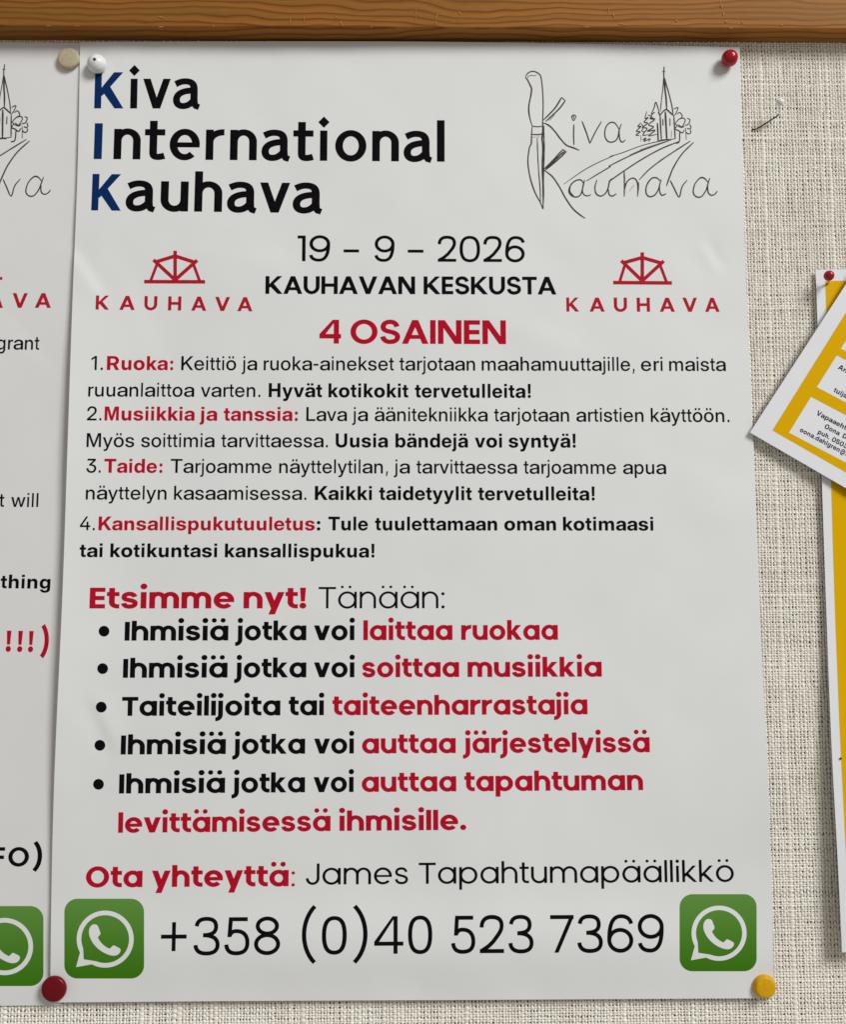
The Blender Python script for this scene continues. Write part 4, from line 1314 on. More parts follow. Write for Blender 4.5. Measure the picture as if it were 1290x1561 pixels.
mixed((130, 720.6, 1016, 722.8), [(0, [("3.", 131.5, 153.5), ("Tarjoamme", 260, 414), ("näyttelytilan,", 425.6, 591.6), ("ja", 600.5, 625), ("tarvittaessa", 635, 788.5), ("tarjoamme", 798.6, 939.6), ("apua", 950.3, 1016)], BLACK),
                                  (1, [("Taide:", 158.6, 247.5)], RED)])
mixed((130, 761.5, 907, 762.9), [(0, [("näyttelyn", 130.6, 253.8), ("kasaamisessa.", 265.2, 467.2)], BLACK), (1, [("Kaikki", 480, 567), ("taidetyylit", 578, 719.4), ("tervetulleita!", 729, 907)], BLACK)])
mixed((121, 808.3, 996, 808.8), [(0, [("4.", 121.6, 144.5)], BLACK), (1, [("Kansallispukutuuletus", 150, 480)], RED), (1, [(":", 483, 488.5), ("Tule", 500.6, 561), ("tuulettamaan", 571.8, 758.2), ("oman", 769, 848), ("kotimaasi", 858.7, 996.3)], BLACK)], 21)
mixed((121, 849.2, 571, 849.8), [(1, [("tai", 121, 156), ("kotikuntasi", 168, 330.8), ("kansallispukua!", 342.8, 571)], BLACK)], 21)

pr.line(GEO_BOLD, 'gb', 31.5, (136, 927.3, 467, 927.2), [("Etsimme", 136.3, 357), ("nyt!", 371.2, 467)], RED)
pr.line(GEO_LIGHT, 'gl', 32.5, (485, 927.2, 678, 927), [("Tänään:", 485.6, 678)], BLACK)
bul = [
    (976.4, 851, 975.0, 28.6, [("Ihmisiä", 189.8, 348), ("jotka", 358.6, 467), ("voi", 478.6, 541), ("laittaa", 554, 690, RED), ("ruokaa", 703.4, 850.8, RED)], (158.6, 962)),
    (1033, 918, 1031.2, 28.8, [("Ihmisiä", 187.3, 346.8), ("jotka", 357, 467), ("voi", 478.6, 541), ("soittaa", 552.2, 700.2, RED), ("musiikkia", 713, 917.8, RED)], (156.5, 1019)),
    (1091, 896, 1088.6, 28.8, [("Taiteilijoita", 185.6, 427.4), ("tai", 440, 494.4), ("taiteenharrastajia", 506.8, 896, RED)], (154.4, 1077.6)),
    (1149.8, 991, 1146.3, 29, [("Ihmisiä", 183.9, 344.2), ("jotka", 354.2, 465.2), ("voi", 478.8, 540.2), ("auttaa", 552, 695, RED), ("järjestelyissä", 706, 991, RED)], (152.3, 1135.8)),
    (1209.2, 981, 1204, 29.2, [("Ihmisiä", 181.3, 343), ("jotka", 353, 465), ("voi", 478, 539.8), ("auttaa", 551.6, 695.8, RED), ("tapahtuman", 708.2, 980.8, RED)], (150.2, 1195.2)),
    (1269, 711, 1264.6, 29.4, [("levittämisessä", 180, 504, RED), ("ihmisille.", 517, 711, RED)], None)]
for y0, x1, y1, cp, words, bd in bul:
    pr.line(GEO_BOLD, 'gb', cp, (185, y0, x1, y1), words, BLACK)
    if bd:
        pr.shapes_px([[arc_pts(bd[0], bd[1], 8.2, 8.2, 0, 360, 28)[:-1]]], BLACK)
pr.line(GEO_BOLD, 'gb', 31.5, (130, 1352.2, 450, 1350.4), [("Ota", 130.6, 217), ("yhteyttä", 231.2, 440)], RED)
pr.line(GEO_REG, 'gr', 30, (130, 1352.2, 450, 1350.4), [(":", 444.2, 449.6)], RED)
pr.line(GEO_REG, 'gr', 32, (466, 1348, 1119.4, 1343.6), [("James", 466.3, 622.2), ("Tapahtumapäällikkö", 638.6, 1119.4)], BLACK)
pr.line(GEO_TEL, 'gt', 57.2, (244, 1455.6, 1013, 1450.6), [("+", 244.8, 284), ("358", 294.7, 427), ("(", 460, 482), ("0", 490.6, 528.6), (")", 538, 560.4), ("40", 570.6, 659.2), ("523", 688, 813.8), ("7369", 839.6, 1013)], BLACK)
pr.build("lettering", main)


# -- the town's emblem: a bridge over its name
def emblem(hfun, parent, geo, shift=None, name="town_emblem"):
    e = Print(hfun)
    bx0, bx1, by, ax, ay, lx, ly, rx, ry, letters, ya, yb = geo
    w = 5.4
    sh = []

    def bar(p, q, w=w):
        d = np.array(q, float) - np.array(p, float)
        n = np.array([-d[1], d[0]]) / np.linalg.norm(d) * w / 2
        p, q = np.array(p, float), np.array(q, float)
        sh.append([[tuple(p + n), tuple(q + n), tuple(q - n), tuple(p - n)]])
    cx = ax
    bar((bx0, by), (bx1, by + (0.3 if bx0 < 600 else 0.6)))
    bar((ax, ay), (cx, by - 1))
    top = ay + 8
    bar((lx, ly), (ax, top))
    bar((rx, ry), (ax, top))
    bar((lx - 3.6, ly - 3.2), (cx + 0.6, by - 2))
    bar((rx + 3.6, ry - 3.2), (cx - 0.6, by - 2))
    bar((lx + 2.2, ly + 2.4), (bx0 + 10, by - 1.5), 4.4)
    bar((rx - 2.2, ry + 2.4), (bx1 - 8.5, by - 1.5), 4.4)
    if shift is None:
        e.shapes_px(sh, EMBLEM_RED)
    for ch, a, b in letters:
        Y = lambda x: ya[1] + (yb[1] - ya[1]) * (x - ya[0]) / (yb[0] - ya[0])
        e.word(GEO_CAPS, ch, a, b, Y(a), Y(b), 21.4, EMBLEM_RED, 'gc')
    return e.build(name, parent)


LET_L = [(c, 100 + a / 2.3455, 100 + b / 2.3455) for c, a, b in (("K", 107, 155), ("A", 192, 247), ("U", 281, 327), ("H", 366, 413), ("A", 449, 503), ("V", 534, 587), ("A", 614, 668))]
LET_R = [(c, 620 + a / 2.3455, 620 + b / 2.3455) for c, a, b in (("K", 572, 617), ("A", 655, 709), ("U", 742, 789), ("H", 824, 871), ("A", 906, 960), ("V", 988, 1040), ("A", 1068, 1120))]
GEO_EL = (219.8, 312.7, 429.6, 267, 382.6, 237.6, 399.6, 297, 400.2, LET_L, (146, 472.1), (385, 474.8))
GEO_ER = (935, 1024.6, 431.0, 979.4, 385, 951, 400.8, 1008.6, 401.4, LET_R, (864, 475.2), (1097, 475.6))
emblem(h_main, main, GEO_EL)
emblem(h_main, main, GEO_ER)

# -- the pencil drawing: a knife, a church and the two words


def zm(ox, oy, s, *lines):
    return [[(ox + x / s, oy + y / s) for x, y in ln] for ln in lines]


D_B = (800, 100, 8.0625)
D_C = (800, 200, 8.0625)
D_D = (930, 200, 7.1667)
D_A = (960, 90, 8.6)
knife = []
for w, ln in (
        (2.0, [(10, 150), (25, 115), (60, 85), (110, 75), (160, 95), (195, 130), (210, 200), (222, 330), (228, 480), (225, 600), (220, 720), (222, 850)]),
        (2.3, [(10, 150), (35, 180), (65, 240), (85, 290), (75, 380), (58, 460), (50, 540), (62, 640), (92, 745)]),
        (1.1, [(35, 165), (45, 138), (75, 125), (110, 128), (150, 120)]),
        (1.8, [(92, 748), (150, 755), (215, 752)]), (1.9, [(85, 848), (150, 852), (215, 845)]),
        (2.1, [(95, 745), (85, 850), (82, 960), (60, 1008), (42, 1138), (45, 1248), (75, 1408), (130, 1568), (190, 1678), (225, 1766)]),
        (2.6, [(222, 700), (224, 800), (215, 900), (225, 1010), (218, 1250), (228, 1508), (228, 1766)]),
        (1.8, [(238, 740), (238, 900), (243, 1000), (238, 1180), (232, 1400), (234, 1600), (226, 1766)]),
        (1.7, [(155, 890), (160, 1058), (172, 1288), (190, 1508), (196, 1680)]), (1.1, [(180, 868), (155, 890)]), (0.9, [(90, 885), (140, 880)]),
        (2.3, [(230, 675), (370, 530), (455, 395)]), (2.2, [(455, 395), (500, 435)]), (2.3, [(500, 435), (420, 540), (260, 690)]), (0.9, [(300, 680), (350, 630), (385, 570)]),
        (2.3, [(225, 705), (300, 740), (370, 810), (430, 890), (490, 960), (530, 990), (610, 1018), (672, 1046)]),
        (1.4, [(575, 625), (605, 610), (630, 630), (602, 680), (578, 630), (600, 625), (605, 660)]), (2.0, [(605, 725), (602, 860), (607, 980)]),
        (2.1, [(705, 685), (760, 830), (803, 962)]), (2.0, [(945, 690), (870, 820), (803, 960)]),
        (2.0, [(1160, 780), (1110, 710), (1050, 705), (1000, 760), (985, 850), (1010, 920), (1060, 945), (1120, 925), (1150, 870), (1165, 790), (1190, 718)]),
        (1.9, [(1162, 780), (1165, 870), (1180, 930), (1210, 942), (1240, 912)])):
    knife += [(w, zm(*D_B, ln)[0])]
for w, ln in (
        (2.2, [(240, 470), (340, 370), (470, 228)]), (2.6, [(470, 228), (512, 258)]), (2.2, [(512, 258), (390, 370), (255, 482)]), (2.0, [(262, 462), (380, 355), (480, 252)]), (1.6, [(330, 392), (420, 310), (492, 258)]),
        (2.1, [(235, 478), (340, 560), (430, 690), (500, 820), (590, 950), (680, 1030), (745, 1074)]),
        (2.1, [(725, 640), (690, 602), (630, 610), (570, 660), (545, 740), (580, 795), (640, 812), (690, 780), (715, 700), (738, 600)]), (2.2, [(600, 625), (560, 680), (558, 750), (600, 800)]),
        (1.8, [(722, 640), (712, 740), (740, 790), (790, 795), (815, 778)]),
        (2.0, [(890, 600), (865, 690), (880, 770), (935, 800), (990, 770), (1025, 710), (1050, 610), (1110, 572)]), (1.8, [(1030, 720), (1040, 780), (1080, 800), (1130, 770)])):
    knife += [(w, zm(*D_C, ln)[0])]
FAINT = []
road1 = zm(*D_C, [(480, 655), (600, 570), (750, 470), (900, 390), (1100, 300)])[0] + zm(*D_D, [(0, 280), (130, 240), (350, 160), (530, 115), (690, 88)])[0]
road2 = zm(*D_C, [(760, 615), (900, 530), (1050, 440)])[0] + zm(*D_D, [(0, 380), (200, 280), (400, 195), (640, 110)])[0]
road3 = zm(*D_C, [(1050, 612)])[0] + zm(*D_D, [(0, 545), (150, 440), (350, 310), (560, 195), (755, 115)])[0]
knife += [(1.2, road1), (1.7, road2), (2.0, road3)]
for w, ln in (
        (2.0, [(157, 440), (160, 560), (158, 717)]), (2.0, [(160, 645), (185, 560), (230, 520), (270, 520), (300, 560), (307, 640), (303, 717)]), (1.7, [(314, 560), (312, 640), (302, 680)]),
        (1.9, [(320, 535), (420, 430), (560, 320), (740, 200), (880, 110)]), (2.2, [(620, 600), (650, 510), (700, 390), (790, 250), (915, 125)]),
        (2.0, [(550, 545), (510, 512), (455, 520), (405, 590), (395, 670), (430, 717), (490, 700), (530, 640), (550, 570), (560, 528)]), (1.9, [(545, 580), (545, 660), (570, 702), (615, 685)]),
        (2.0, [(660, 540), (700, 620), (745, 715)]), (1.9, [(745, 715), (765, 712), (790, 610), (845, 535)]),
        (2.0, [(1075, 560), (1030, 515), (985, 515), (930, 580), (912, 670), (945, 717), (1000, 717), (1050, 650), (1075, 570), (1092, 515)]), (1.9, [(1070, 590), (1075, 670), (1110, 702), (1150, 688), (1175, 655)])):
    knife += [(w, zm(*D_D, ln)[0])]
FAINT.append((1.2, zm(*D_D, [(215, 655), (265, 590)])[0]))
for w, ln in (
        (1.7, [(455, 100), (450, 190), (455, 300)]), (1.7, [(430, 168), (468, 170)]), (1.3, [(447, 250), (440, 370), (422, 520), (405, 690)]), (1.6, [(460, 250), (480, 330), (510, 430), (555, 610), (572, 725)]),
        (2.4, [(458, 270), (466, 400), (480, 520), (488, 660)]), (1.5, [(470, 300), (462, 420)]), (2.0, [(400, 742), (440, 692), (482, 665), (530, 702), (582, 747)]), (3.2, [(378, 695), (405, 748)]),
        (1.8, [(402, 740), (408, 880), (420, 1070)]), (2.6, [(470, 690), (480, 880), (490, 1060)]), (1.8, [(582, 745), (590, 880), (600, 1052)]), (2.4, [(438, 790), (441, 872)]), (2.6, [(530, 780), (531, 880)]),
        (2.2, [(370, 1085), (420, 1070), (490, 1062), (545, 1066)]), (1.8, [(490, 1062), (600, 1050)]), (1.9, [(658, 950), (652, 1085), (600, 1110)]), (2.4, [(365, 840), (372, 960), (376, 1085)]),
        (1.7, [(280, 730), (320, 650), (345, 570), (390, 700)]), (1.8, [(225, 690), (205, 780), (245, 770), (190, 830), (240, 845), (170, 900), (230, 915), (175, 1000), (245, 995)]),
        (1.9, [(240, 735), (290, 760), (270, 785), (325, 800), (250, 865), (315, 895), (235, 950), (335, 938), (250, 1010), (360, 990)]),
        (1.8, [(145, 840), (110, 890), (150, 888), (90, 950), (140, 958), (85, 1000), (132, 1005)]), (1.4, [(150, 850), (182, 898), (160, 945), (200, 960)]), (1.4, [(150, 1005), (152, 1080)]),
        (1.7, [(170, 1062), (215, 1040), (190, 1082), (270, 1048), (245, 1088)]), (1.3, [(285, 730), (330, 700), (280, 760), (340, 790)]),
        (1.6, [(580, 660), (635, 640), (612, 710), (590, 742)]), (1.6, [(620, 730), (660, 705), (692, 760), (640, 800), (600, 850)]), (1.6, [(650, 792), (700, 778), (730, 802), (710, 860), (680, 892), (640, 860)]),
        (1.6, [(755, 780), (792, 800), (770, 860), (725, 872)]), (1.6, [(790, 858), (806, 900), (790, 922), (755, 910)]), (1.6, [(800, 930), (802, 970), (770, 986), (738, 958)]),
        (1.7, [(620, 880), (598, 922), (640, 940), (690, 972), (722, 930)]), (1.5, [(735, 905), (745, 1062)]), (1.5, [(600, 850), (640, 885), (690, 900), (720, 880)])):
    knife += [(w, zm(*D_A, ln)[0])]
FAINT += [(1.0, zm(*D_A, [(552, 940), (548, 1040)])[0]), (1.0, zm(*D_D, [(330, 205), (560, 130), (650, 108)])[0]), (1.0, zm(*D_A, [(0, 1262), (190, 1180), (400, 1110)])[0])]

pr = Print(h_main, 0.00005)
for w, p in knife:
    pr.ribbon(p, w * 0.93, PENCIL)
for w, p in FAINT:
    pr.ribbon(p, w, PENCIL_F)
pr.build("pencil_drawing", main)


# -- the messenger icons: green square, white speech bubble with a telephone receiver
def icon_shapes(x0, y0, x1, y1, tilt=0.0):
    s = (x1 - x0) / 121.4
    cx, cy = (x0 + x1) / 2, (y0 + y1) / 2

    def T(p):
        x, y = p
        x, y = x * s, y * s
        return (cx + x, cy + y + x * tilt)
    r, H = 20, 60.7
    sq = []
    for ox, oy, a in ((H - r, -H + r, -90), (H - r, H - r, 0), (-H + r, H - r, 90), (-H + r, -H + r, 180)):
        sq += arc_pts(ox, oy, r, r, a, a + 90, 10)
    sq = [T(p) for p in sq]
    # speech bubble ring with its tail at the lower left
    out = arc_pts(1.5, 0.8, 43.5, 43.5, 152, 478, 60)
    tail_o = [(-43, 43.5)]
    inn = arc_pts(1.5, 0.8, 36.4, 36.4, 472, 158, 60)
    tail_i = [(-31.2, 31.6)]
    bub = [[T(p) for p in out + tail_o], [T(p) for p in inn + tail_i]]
    # receiver
    ph = bez([(-18.5, -22.0), (-14, -23.2), (-11, -22.2), (-9.6, -18.0), (-8.2, -14), (-6.6, -11), (-6.6, -9.0), (-6.6, -6), (-11, -4.4), (-10.2, -2.2),
              (-6.5, 5.2), (-1, 10.4), (6.2, 13.6), (9.2, 14.4), (10.4, 8.8), (13.4, 9.0), (16.5, 10.2), (19.5, 11.8), (22.2, 13.4),
              (24.8, 15.2), (23.4, 19.6), (20.2, 22.2), (15.8, 25.6), (9.8, 24.8), (3.0, 22.0), (-9.4, 16.8), (-17.6, 8.2), (-22.2, -2.6),
              (-25.6, -11.4), (-23.6, -18.8), (-18.5, -22.0)], 8)[:-1]
    return sq, bub, [T((x * 1.02 + 1.0, y * 1.02 + 1.2)) for x, y in ph]


ICON_WHITE = PAPER


def icon(hfun, parent, box, tilt=0.0):
    sq, bub, ph = icon_shapes(*box, tilt=tilt)
    e = Print(hfun)
    x0, y0, x1, y1 = box
    gp = [(x0 + (x1 - x0) * a / 12, y0 + (y1 - y0) * b / 12) for a in range(2, 11) for b in range(2, 11)]
    e.shapes_px([[sq]], GREEN, uv=True, pts=gp)
    # the bubble is an even-odd figure: outline minus inner outline
    v, f = triangulate([[[(x, -y) for x, y in bub[0]], [(x, -y) for x, y in bub[1]]]])
    P = at(v[:, 0], -v[:, 1])
    e.put(P, f, ICON_WHITE, None, 0.00005)
    e.shapes_px([[ph]], ICON_WHITE, 0.00005)
    return e.build("phone_icon", parent)


icon(h_main, main, (98.2, 1369, 219.6, 1491.4))
icon(h_main, main, (1036.4, 1360.5, 1153.7, 1482))

# -- the poster at the left: only its right margin is in the picture
pr = Print(h_left)
off = at(77, 290) - at(1094, 291.5)
lx = lambda pts: [(x, y) for x, y in pts]
for w, p in knife:
    if min(q[0] for q in p) > 985 or (min(q[0] for q in p) > 960 and w > 0):
        pr.ribbon(p, w, PENCIL, 0.0, off)
pr.build("pencil_drawing", left)
pr = Print(h_left)
pr.line(SANS, 'sr', 21.3, (0, 533, 60, 533.4), [("grant", -5.5, 59.5)], BLACK)
pr.build("lettering", left)
pr = Print(h_left)
pr.line(SANS, 'sr', 21.3, (0, 772.6, 60, 773), [("t", -2, 6), ("will", 16.5, 58)], BLACK)
pr.build("lettering", left)
pr = Print(h_left)
pr.line(SANS_BOLD, 'sb', 21, (0, 896.6, 77, 897.4), [("thing", 0.5, 76.5)], BLACK)
pr.build("lettering", left)
pr = Print(h_left)
pr.line(GEO_BOLD, 'gb', 32, (0, 993, 75, 994.2), [("!", 8.3, 16.3), ("!", 25.8, 33.8), ("!", 42.4, 50.2), (")", 61, 73.6)], RED)
pr.build("lettering", left)
pr = Print(h_left)
pr.line(GEO_SEMI, 'gs', 29, (0, 1320, 64, 1320.4), [("F", -12, 6.5), ("O", 12, 43.5), (")", 49.5, 63.5)], BLACK)
pr.build("lettering", left)
pr = Print(h_left)
for ch, a, b in (("A", -19, 4.5), ("V", 18.5, 41.5), ("A", 53, 77.5)):
    pr.word(GEO_CAPS, ch, a, b, 469.4, 469.6, 22.4, EMBLEM_RED, 'gc')
pr.shapes_px([[[(-60, 422.5), (3.5, 422.5), (3.5, 426.8), (-60, 426.8)]]], EMBLEM_RED)
pr.build("town_emblem", left)
icon(h_left, left, (-55.5, 1380.5, 66.2, 1502.5))

# ------------------------------------------------------------------ the two yellow notices at the right
YL = [(1243.5, 411.5), (1245.5, 450), (1249, 560), (1253, 723), (1257, 850), (1260.8, 951), (1266, 1097), (1271, 1200), (1277.8, 1312), (1284, 1451)]
YT = [(1243.5, 411.5), (1400, 409), (1560, 407)]
YR = [(1560, 407), (1600, 1000), (1630, 1440)]
YB = [(1284, 1451), (1400, 1449), (1630, 1440)]


def h_rear(x, z):
    v = np.clip((-z - 0.09) / 0.30, 0, 1)
    e = np.clip((x - 0.33) / 0.08, -0.2, 1)
    curl = 0.0052 * v ** 1.3 * np.exp(-((x - 0.329) / 0.035) ** 2 * 0.7)
    return 0.0010 + curl + 0.0008 * np.sin(v * 9) * np.exp(-(np.clip(x - 0.33, 0, 1) / 0.03))


rear = sheet("notice", coons(YL, YR, YT, YB, 90, 150), h_rear, [PAPER_G])
pr = Print(h_rear)
fl = [(1258.5, 428.5), (1260.0, 480), (1262.5, 560), (1267.2, 730), (1270.6, 850), (1274.0, 951), (1279.8, 1097), (1283.0, 1165), (1289.5, 1290), (1297.0, 1436)]
fr_ = [(1545, 425), (1585, 1000), (1612, 1425)]


def dense(poly, k):
    return [tuple(np.array(p) + (np.array(q) - np.array(p)) * j / k) for p, q in zip(poly[:-1], poly[1:]) for j in range(k)] + [poly[-1]]


edge_l, edge_r = dense(fl, 6), dense(fr_, 16)
inner = [(1300 + 35 * a, 450 + 32 * b) for a in range(8) for b in range(30)]
inner += [(x + d_, y) for x, y in edge_l for d_ in (4, 9, 16) if y < 1425]
pr.shapes_px([[edge_l + edge_r[::-1]]], YELLOW, pts=[p for p in inner if p[0] > 1260])
pr.build("yellow_field", rear)
tag(rear, "tall yellow notice with white margin, half covered by the tilted notice", "notice")

NA = (1143.6, 659.4)
NB_ = (1290, 433.5)
NC = (1290, 744.2)


def ext(p, q, k):
    return (p[0] + (q[0] - p[0]) * k, p[1] + (q[1] - p[1]) * k)


N_up = ext(NA, NB_, 1.7)
N_dn = ext(NA, NC, 1.9)
N_far = (N_up[0] + N_dn[0] - NA[0], N_up[1] + N_dn[1] - NA[1])
na = at(*NA)


def h_note(x, z):
    s = (x - na[0])
    return 0.0037 + 0.022 * np.clip(s, -0.01, 0.2) + 0.0004 * np.sin((x - z) * 60)


tilted = sheet("notice", coons([NA, N_dn], [N_up, N_far], [NA, N_up], [N_dn, N_far], 50, 60), h_note, [PAPER_G])
tag(tilted, "tilted yellow and white notice whose corner points at the large poster", "notice")
pr = Print(h_note)
y0 = (1177.7, 656.2)
dn = ((1290 - y0[0]), (720.2 - y0[1]))
up = ((1290 - y0[0]), (476.5 - y0[1]))
far = lambda o, a, ka, b, kb: (o[0] + a[0] * ka + b[0] * kb, o[1] + a[1] * ka + b[1] * kb)
band = [y0, far(y0, dn, 1.9, up, 0), far(y0, dn, 1.9, up, 1.75), far(y0, dn, 0, up, 1.75)]
# text boxes: corner, along the lower edge, along the side
boxes = []
for (bl, tl) in (((1203.2, 659.6), (1236.8, 605.0)), ((1245.6, 590.2), (1276.2, 541.8)), ((1282.4, 531.6), (1312, 485))):
    e = (0.885, 0.466)
    w = 170
    boxes.append([bl, (bl[0] + e[0] * w, bl[1] + e[1] * w), (tl[0] + e[0] * w, tl[1] + e[1] * w), tl])


def area2(c):
    return sum(c[k][0] * c[(k + 1) % len(c)][1] - c[(k + 1) % len(c)][0] * c[k][1] for k in range(len(c)))


def orient(c, s):
    return c if (area2(c) > 0) == (s > 0) else c[::-1]


gp = [far(y0, dn, 1.9 * a / 14, up, 1.75 * b / 14) for a in range(1, 14) for b in range(1, 14)]
pr.shapes_px([[orient(band, 1)] + [orient(b, -1) for b in boxes]], YELLOW, pts=gp)


def slant(s, x, y, length, cp, ang=27.8):
    a = math.radians(ang)
    pr.word(SANS_BOLD, s, x, x + length * math.cos(a), y, y + length * math.sin(a), cp, BLACK, 'sb')


slant("Vapaaehtos", 1244.2, 632.0, 64, 7.6)
slant("Oona", 1256.6, 652.4, 25, 7.4)
slant("D", 1284.0, 666.8, 6.5, 7.4)
slant("puh.", 1246.6, 660.8, 19.5, 7.4)
slant("0503", 1267.6, 672.2, 26, 7.4)
slant("oona.dahlgren@r", 1219.0, 657.6, 82, 7.4)
slant("An", 1277.4, 562.0, 14.5, 7.6)
slant("tuija", 1270.6, 597.0, 22, 7.6)
pr.build("lettering", tilted)

# a loose dark speck sits on the edge of the tall yellow notice
sp = lift(at(np.array([1282.0]), np.array([1156.0])), h_rear, 0.0004)[0]

mb = MB()
sv = [(0.0005 * math.cos(a) * math.sin(b), -0.0003 * math.cos(b), 0.0005 * math.sin(a) * math.sin(b)) for b in (0.05, 0.8, 1.57) for a in np.linspace(0, 2 * math.pi, 9)[:-1]]
mb.add([(x + 0.0001 * math.sin(z * 9000), y, z) for x, y, z in sv], [(j * 8 + k, j * 8 + (k + 1) % 8, j * 8 + 8 + (k + 1) % 8, j * 8 + 8 + k) for j in range(2) for k in range(8)] + [tuple(range(8))], 0, True)
mb.build("dark_speck", [mat("dark_speck", (0.03, 0.02, 0.012), 0.8)], rear, sp)

# ------------------------------------------------------------------ pins
STEEL = mat("steel", (0.55, 0.55, 0.54), 0.25, 0.5)
STEEL.node_tree.nodes["Principled BSDF"].inputs["Metallic"].default_value = 1.0


def plastic(name, color, rough=0.28, coat=0.0):
    m = mat(name, color, rough, 0.22, coat)
    g = NT(m)
    tc = g.n('ShaderNodeTexCoord').outputs['Object']
    n1 = g.n('ShaderNodeTexNoise', ins={'Vector': tc, 'Scale': 700.0, 'Detail': 3.0}).outputs[0]
    c = g.ramp(n1, [(0.3, tuple(v * 0.9 for v in color)), (0.7, tuple(min(1, v * 1.06) for v in color))])
    g.link(c, g.b.inputs['Base Color'])
    r = g.math('ADD', rough - 0.06, g.math('MULTIPLY', n1, 0.14))
    g.link(r, g.b.inputs['Roughness'])
    return m


def lathe(profile, n=48, jit=0.0):
    """profile: (radius, distance out); axis points into the room (-y)"""
    V, F = [], []
    m = len(profile)
    for k in range(n):
        a = 2 * math.pi * k / n
        for r, d in profile:
            V.append((r * math.cos(a), -d, r * math.sin(a)))
    for k in range(n):
        for j in range(m - 1):
            a, b = k * m + j, ((k + 1) % n) * m + j
            F.append((a, b, b + 1, a + 1))
    return V, F


def smooth_profile(p, n=5):
    P = np.asarray(p, float)
    E = np.concatenate([2 * P[:1] - P[1:2], P, 2 * P[-1:] - P[-2:-1]])
    out = []
    for k in range(1, len(E) - 2):
        for j in range(n):
            t = j / n
            a, b, c, d = E[k - 1], E[k], E[k + 1], E[k + 2]
            out.append(0.5 * (2 * b + (c - a) * t + (2 * a - 5 * b + 4 * c - d) * t * t + (3 * b - a - 3 * c + d) * t ** 3))
    out.append(P[-1])
    return [(max(0.00001, x), y) for x, y in out]


def pin_root(px, py, out, label):
    o = link_ob("push_pin", None)
    o.location = at(px, py, out)
    tag(o, label, "push pin", "push pins on the notice board")
    return o


def turned(name, profile, material, parent, tilt=None, n=48):
    V, F = lathe(profile, n)
    mb = MB()
    mb.add(V, F, 0, True)
    o = mb.build(name, [material], parent)
    if tilt:
        o.rotation_euler = tilt
    return o


def needle(parent, p, q, r=0.00042):
    """steel needle between two points given in the pin's own coordinates"""
    p, q = Vector(p), Vector(q)
    d = (q - p).normalized()
    s = d.orthogonal().normalized()
    t = d.cross(s)
    V, F = [], []
    n = 10
    for k in range(n):
        a = 2 * math.pi * k / n
        o = (s * math.cos(a) + t * math.sin(a)) * r
        V += [tuple(p + o), tuple(q + o)]
    for k in range(n):
        a, b = 2 * k, 2 * ((k + 1) % n)
        F.append((a, b, b + 1, a + 1))
    mb = MB()
    mb.add(V, F, 0, True)
    return mb.build("needle", [STEEL], parent)


def ball(r, squash=1.0, c=0.0):
    return [(max(1e-5, r * math.sin(math.pi * k / 20)), c - r * squash * math.cos(math.pi * k / 20)) for k in range(21)]


mm = 0.001
# flat beige disc, upper left
p = pin_root(106.5, 92.5, 0.0008, "flat beige disc push pin beside the white domed one, top left")
prof = smooth_profile([(4.4 * mm, 0), (4.7 * mm, 0.5 * mm), (4.75 * mm, 1.7 * mm), (4.45 * mm, 2.25 * mm), (3.6 * mm, 2.5 * mm), (1.5 * mm, 2.62 * mm), (0, 2.65 * mm)])
turned("head", prof, plastic("beige_plastic", (0.50, 0.42, 0.27), 0.42), p)
needle(p, (0, 0.006, 0), (0, -0.001, 0))
# white dome with a dark dimple
p = pin_root(149.0, 100.5, 0.0024, "white domed push pin with a dark dimple above the blue heading letter")
prof = smooth_profile([(3.3 * mm, -0.3 * mm), (4.05 * mm, 0.5 * mm), (4.15 * mm, 1.5 * mm), (3.75 * mm, 2.9 * mm), (2.7 * mm, 4.1 * mm), (1.5 * mm, 4.8 * mm), (0.85 * mm, 5.0 * mm), (0.7 * mm, 4.8 * mm)])
turned("head", prof, plastic("white_plastic", (0.82, 0.82, 0.82), 0.22), p)
turned("dimple", [(0.78 * mm, 4.86 * mm), (0.5 * mm, 4.6 * mm), (0.00001, 4.5 * mm)], mat("dark_dimple", (0.03, 0.025, 0.02), 0.8), p, n=20)
needle(p, (0, 0.007, 0), (0, -0.001, 0))
# glossy red ball, upper right of the big poster
RED_P = plastic("red_plastic", (0.38, 0.003, 0.012), 0.16, 0.3)
p = pin_root(1109.0, 95.5, 0.0024, "glossy red ball push pin in the top right corner of the large poster")
prof = smooth_profile([(1.2 * mm, -0.4 * mm), (1.5 * mm, 0.3 * mm), (2.7 * mm, 0.9 * mm), (3.5 * mm, 2.3 * mm), (3.6 * mm, 3.4 * mm), (3.2 * mm, 4.9 * mm), (2.3 * mm, 5.9 * mm), (1.15 * mm, 6.4 * mm), (0, 6.5 * mm)])
turned("head", prof, RED_P, p)
needle(p, (0, 0.007, 0), (0, 0.0005, 0))
# flat dark red cap, lower left
p = pin_root(83.8, 1505.2, 0.0022, "flat dark red push pin at the bottom between the two white posters")
prof = smooth_profile([(4.2 * mm, -0.2 * mm), (4.95 * mm, 0.4 * mm), (5.05 * mm, 1.2 * mm), (4.75 * mm, 1.9 * mm), (4.0 * mm, 2.3 * mm), (2.2 * mm, 2.5 * mm), (0, 2.55 * mm)])
turned("head", prof, plastic("dark_red_plastic", (0.155, 0.003, 0.008), 0.30), p)
needle(p, (0, 0.007, 0), (0, -0.001, 0))
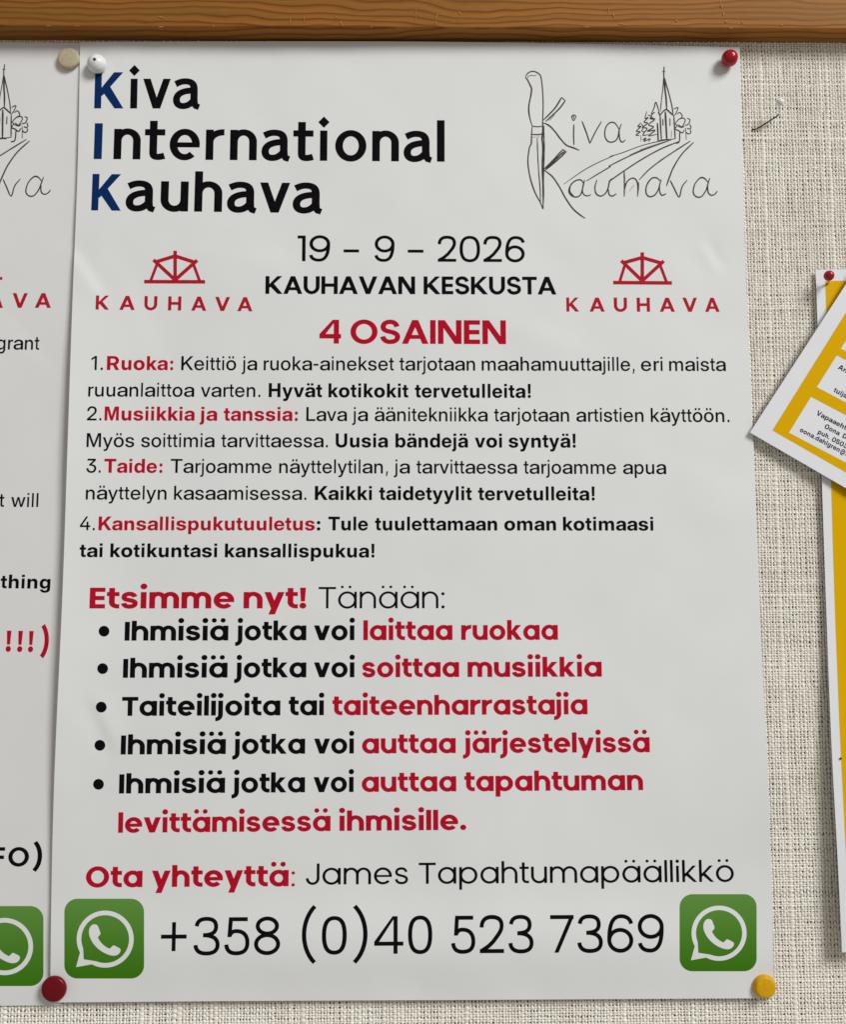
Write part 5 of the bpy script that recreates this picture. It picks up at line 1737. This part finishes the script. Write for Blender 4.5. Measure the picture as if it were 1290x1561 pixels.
# yellow cap with a raised rim, lower right
p = pin_root(1164.6, 1502.0, 0.0022, "yellow push pin with raised rim in the bottom right poster corner")
prof = [(4.2 * mm, -0.2 * mm), (4.62 * mm, 0.1 * mm), (4.75 * mm, 0.5 * mm), (4.72 * mm, 1.0 * mm), (4.5 * mm, 1.6 * mm), (4.05 * mm, 2.35 * mm), (3.8 * mm, 2.55 * mm), (3.5 * mm, 2.62 * mm), (2.0 * mm, 2.66 * mm), (0.00001, 2.68 * mm)]
turned("head", prof, plastic("yellow_plastic", (0.70, 0.37, 0.004), 0.33), p)
needle(p, (0, 0.007, 0), (0, -0.001, 0))
# small red ball on the tall yellow notice
en = at(1262.3, 433.5, 0.0014)
bl = at(1264.0, 420.6, 0.0078)
p = link_ob("push_pin", None)
p.location = en
tag(p, "small red ball pin holding the corner of the tall yellow notice", "push pin", "push pins on the notice board")
hd = turned("head", ball(2.25 * mm), RED_P, p)
hd.location = bl - en
needle(p, tuple(-(bl - en) * 0.8), tuple((bl - en) * 0.8), 0.0005)
# small white ball, alone in the fabric: its needle is bent
en = at(1149.0, 197.8, 0.0001)
p = link_ob("push_pin", None)
p.location = en
tag(p, "small white ball pin with a bent needle, alone in the bare fabric", "push pin", "push pins on the notice board")
path = [at(1144.0, 197.6, -0.0008), en, at(1153.6, 196.8, 0.0007), at(1160, 193.4, 0.0011), at(1174.0, 184.4, 0.0021), at(1184.5, 177.8, 0.0030), at(1187.4, 175.2, 0.0034), at(1188.2, 171.6, 0.0040), at(1189.0, 157.0, 0.0072)]
DARK_STEEL = mat("steel_dark_reflection", (0.022, 0.017, 0.014), 0.6, 0.2)  # dark reflection along the bent length, put into the steel's colour
PALE_STEEL = mat("steel_pale_reflection", (0.62, 0.60, 0.56), 0.3, 0.5)  # same needle near the head, its lighter reflection put into the colour


def bent(parent, pts, r, mats, split):
    P = [Vector(q - en) for q in pts]
    mb = MB()
    V, F, n = [], [], 8
    for k, q in enumerate(P):
        d = (P[min(k + 1, len(P) - 1)] - P[max(k - 1, 0)]).normalized()
        s_ = d.cross(Vector((0, 1, 0))).normalized()
        t_ = d.cross(s_)
        V += [tuple(q + (s_ * math.cos(2 * math.pi * j / n) + t_ * math.sin(2 * math.pi * j / n)) * r) for j in range(n)]
    mb.add(V, [], 0)
    for k in range(len(P) - 1):
        for j in range(n):
            mb.f.append((k * n + j, k * n + (j + 1) % n, (k + 1) * n + (j + 1) % n, (k + 1) * n + j))
            mb.m.append(0 if k < split else 1)
            mb.s.append(True)
    return mb.build("needle", mats, parent)


bent(p, path, 0.00030, [DARK_STEEL, PALE_STEEL], 6)
hd = turned("head", ball(1.62 * mm), plastic("pearl_white_plastic", (0.80, 0.80, 0.76), 0.25), p)
hd.location = at(1189.2, 156.4, 0.0075) - en
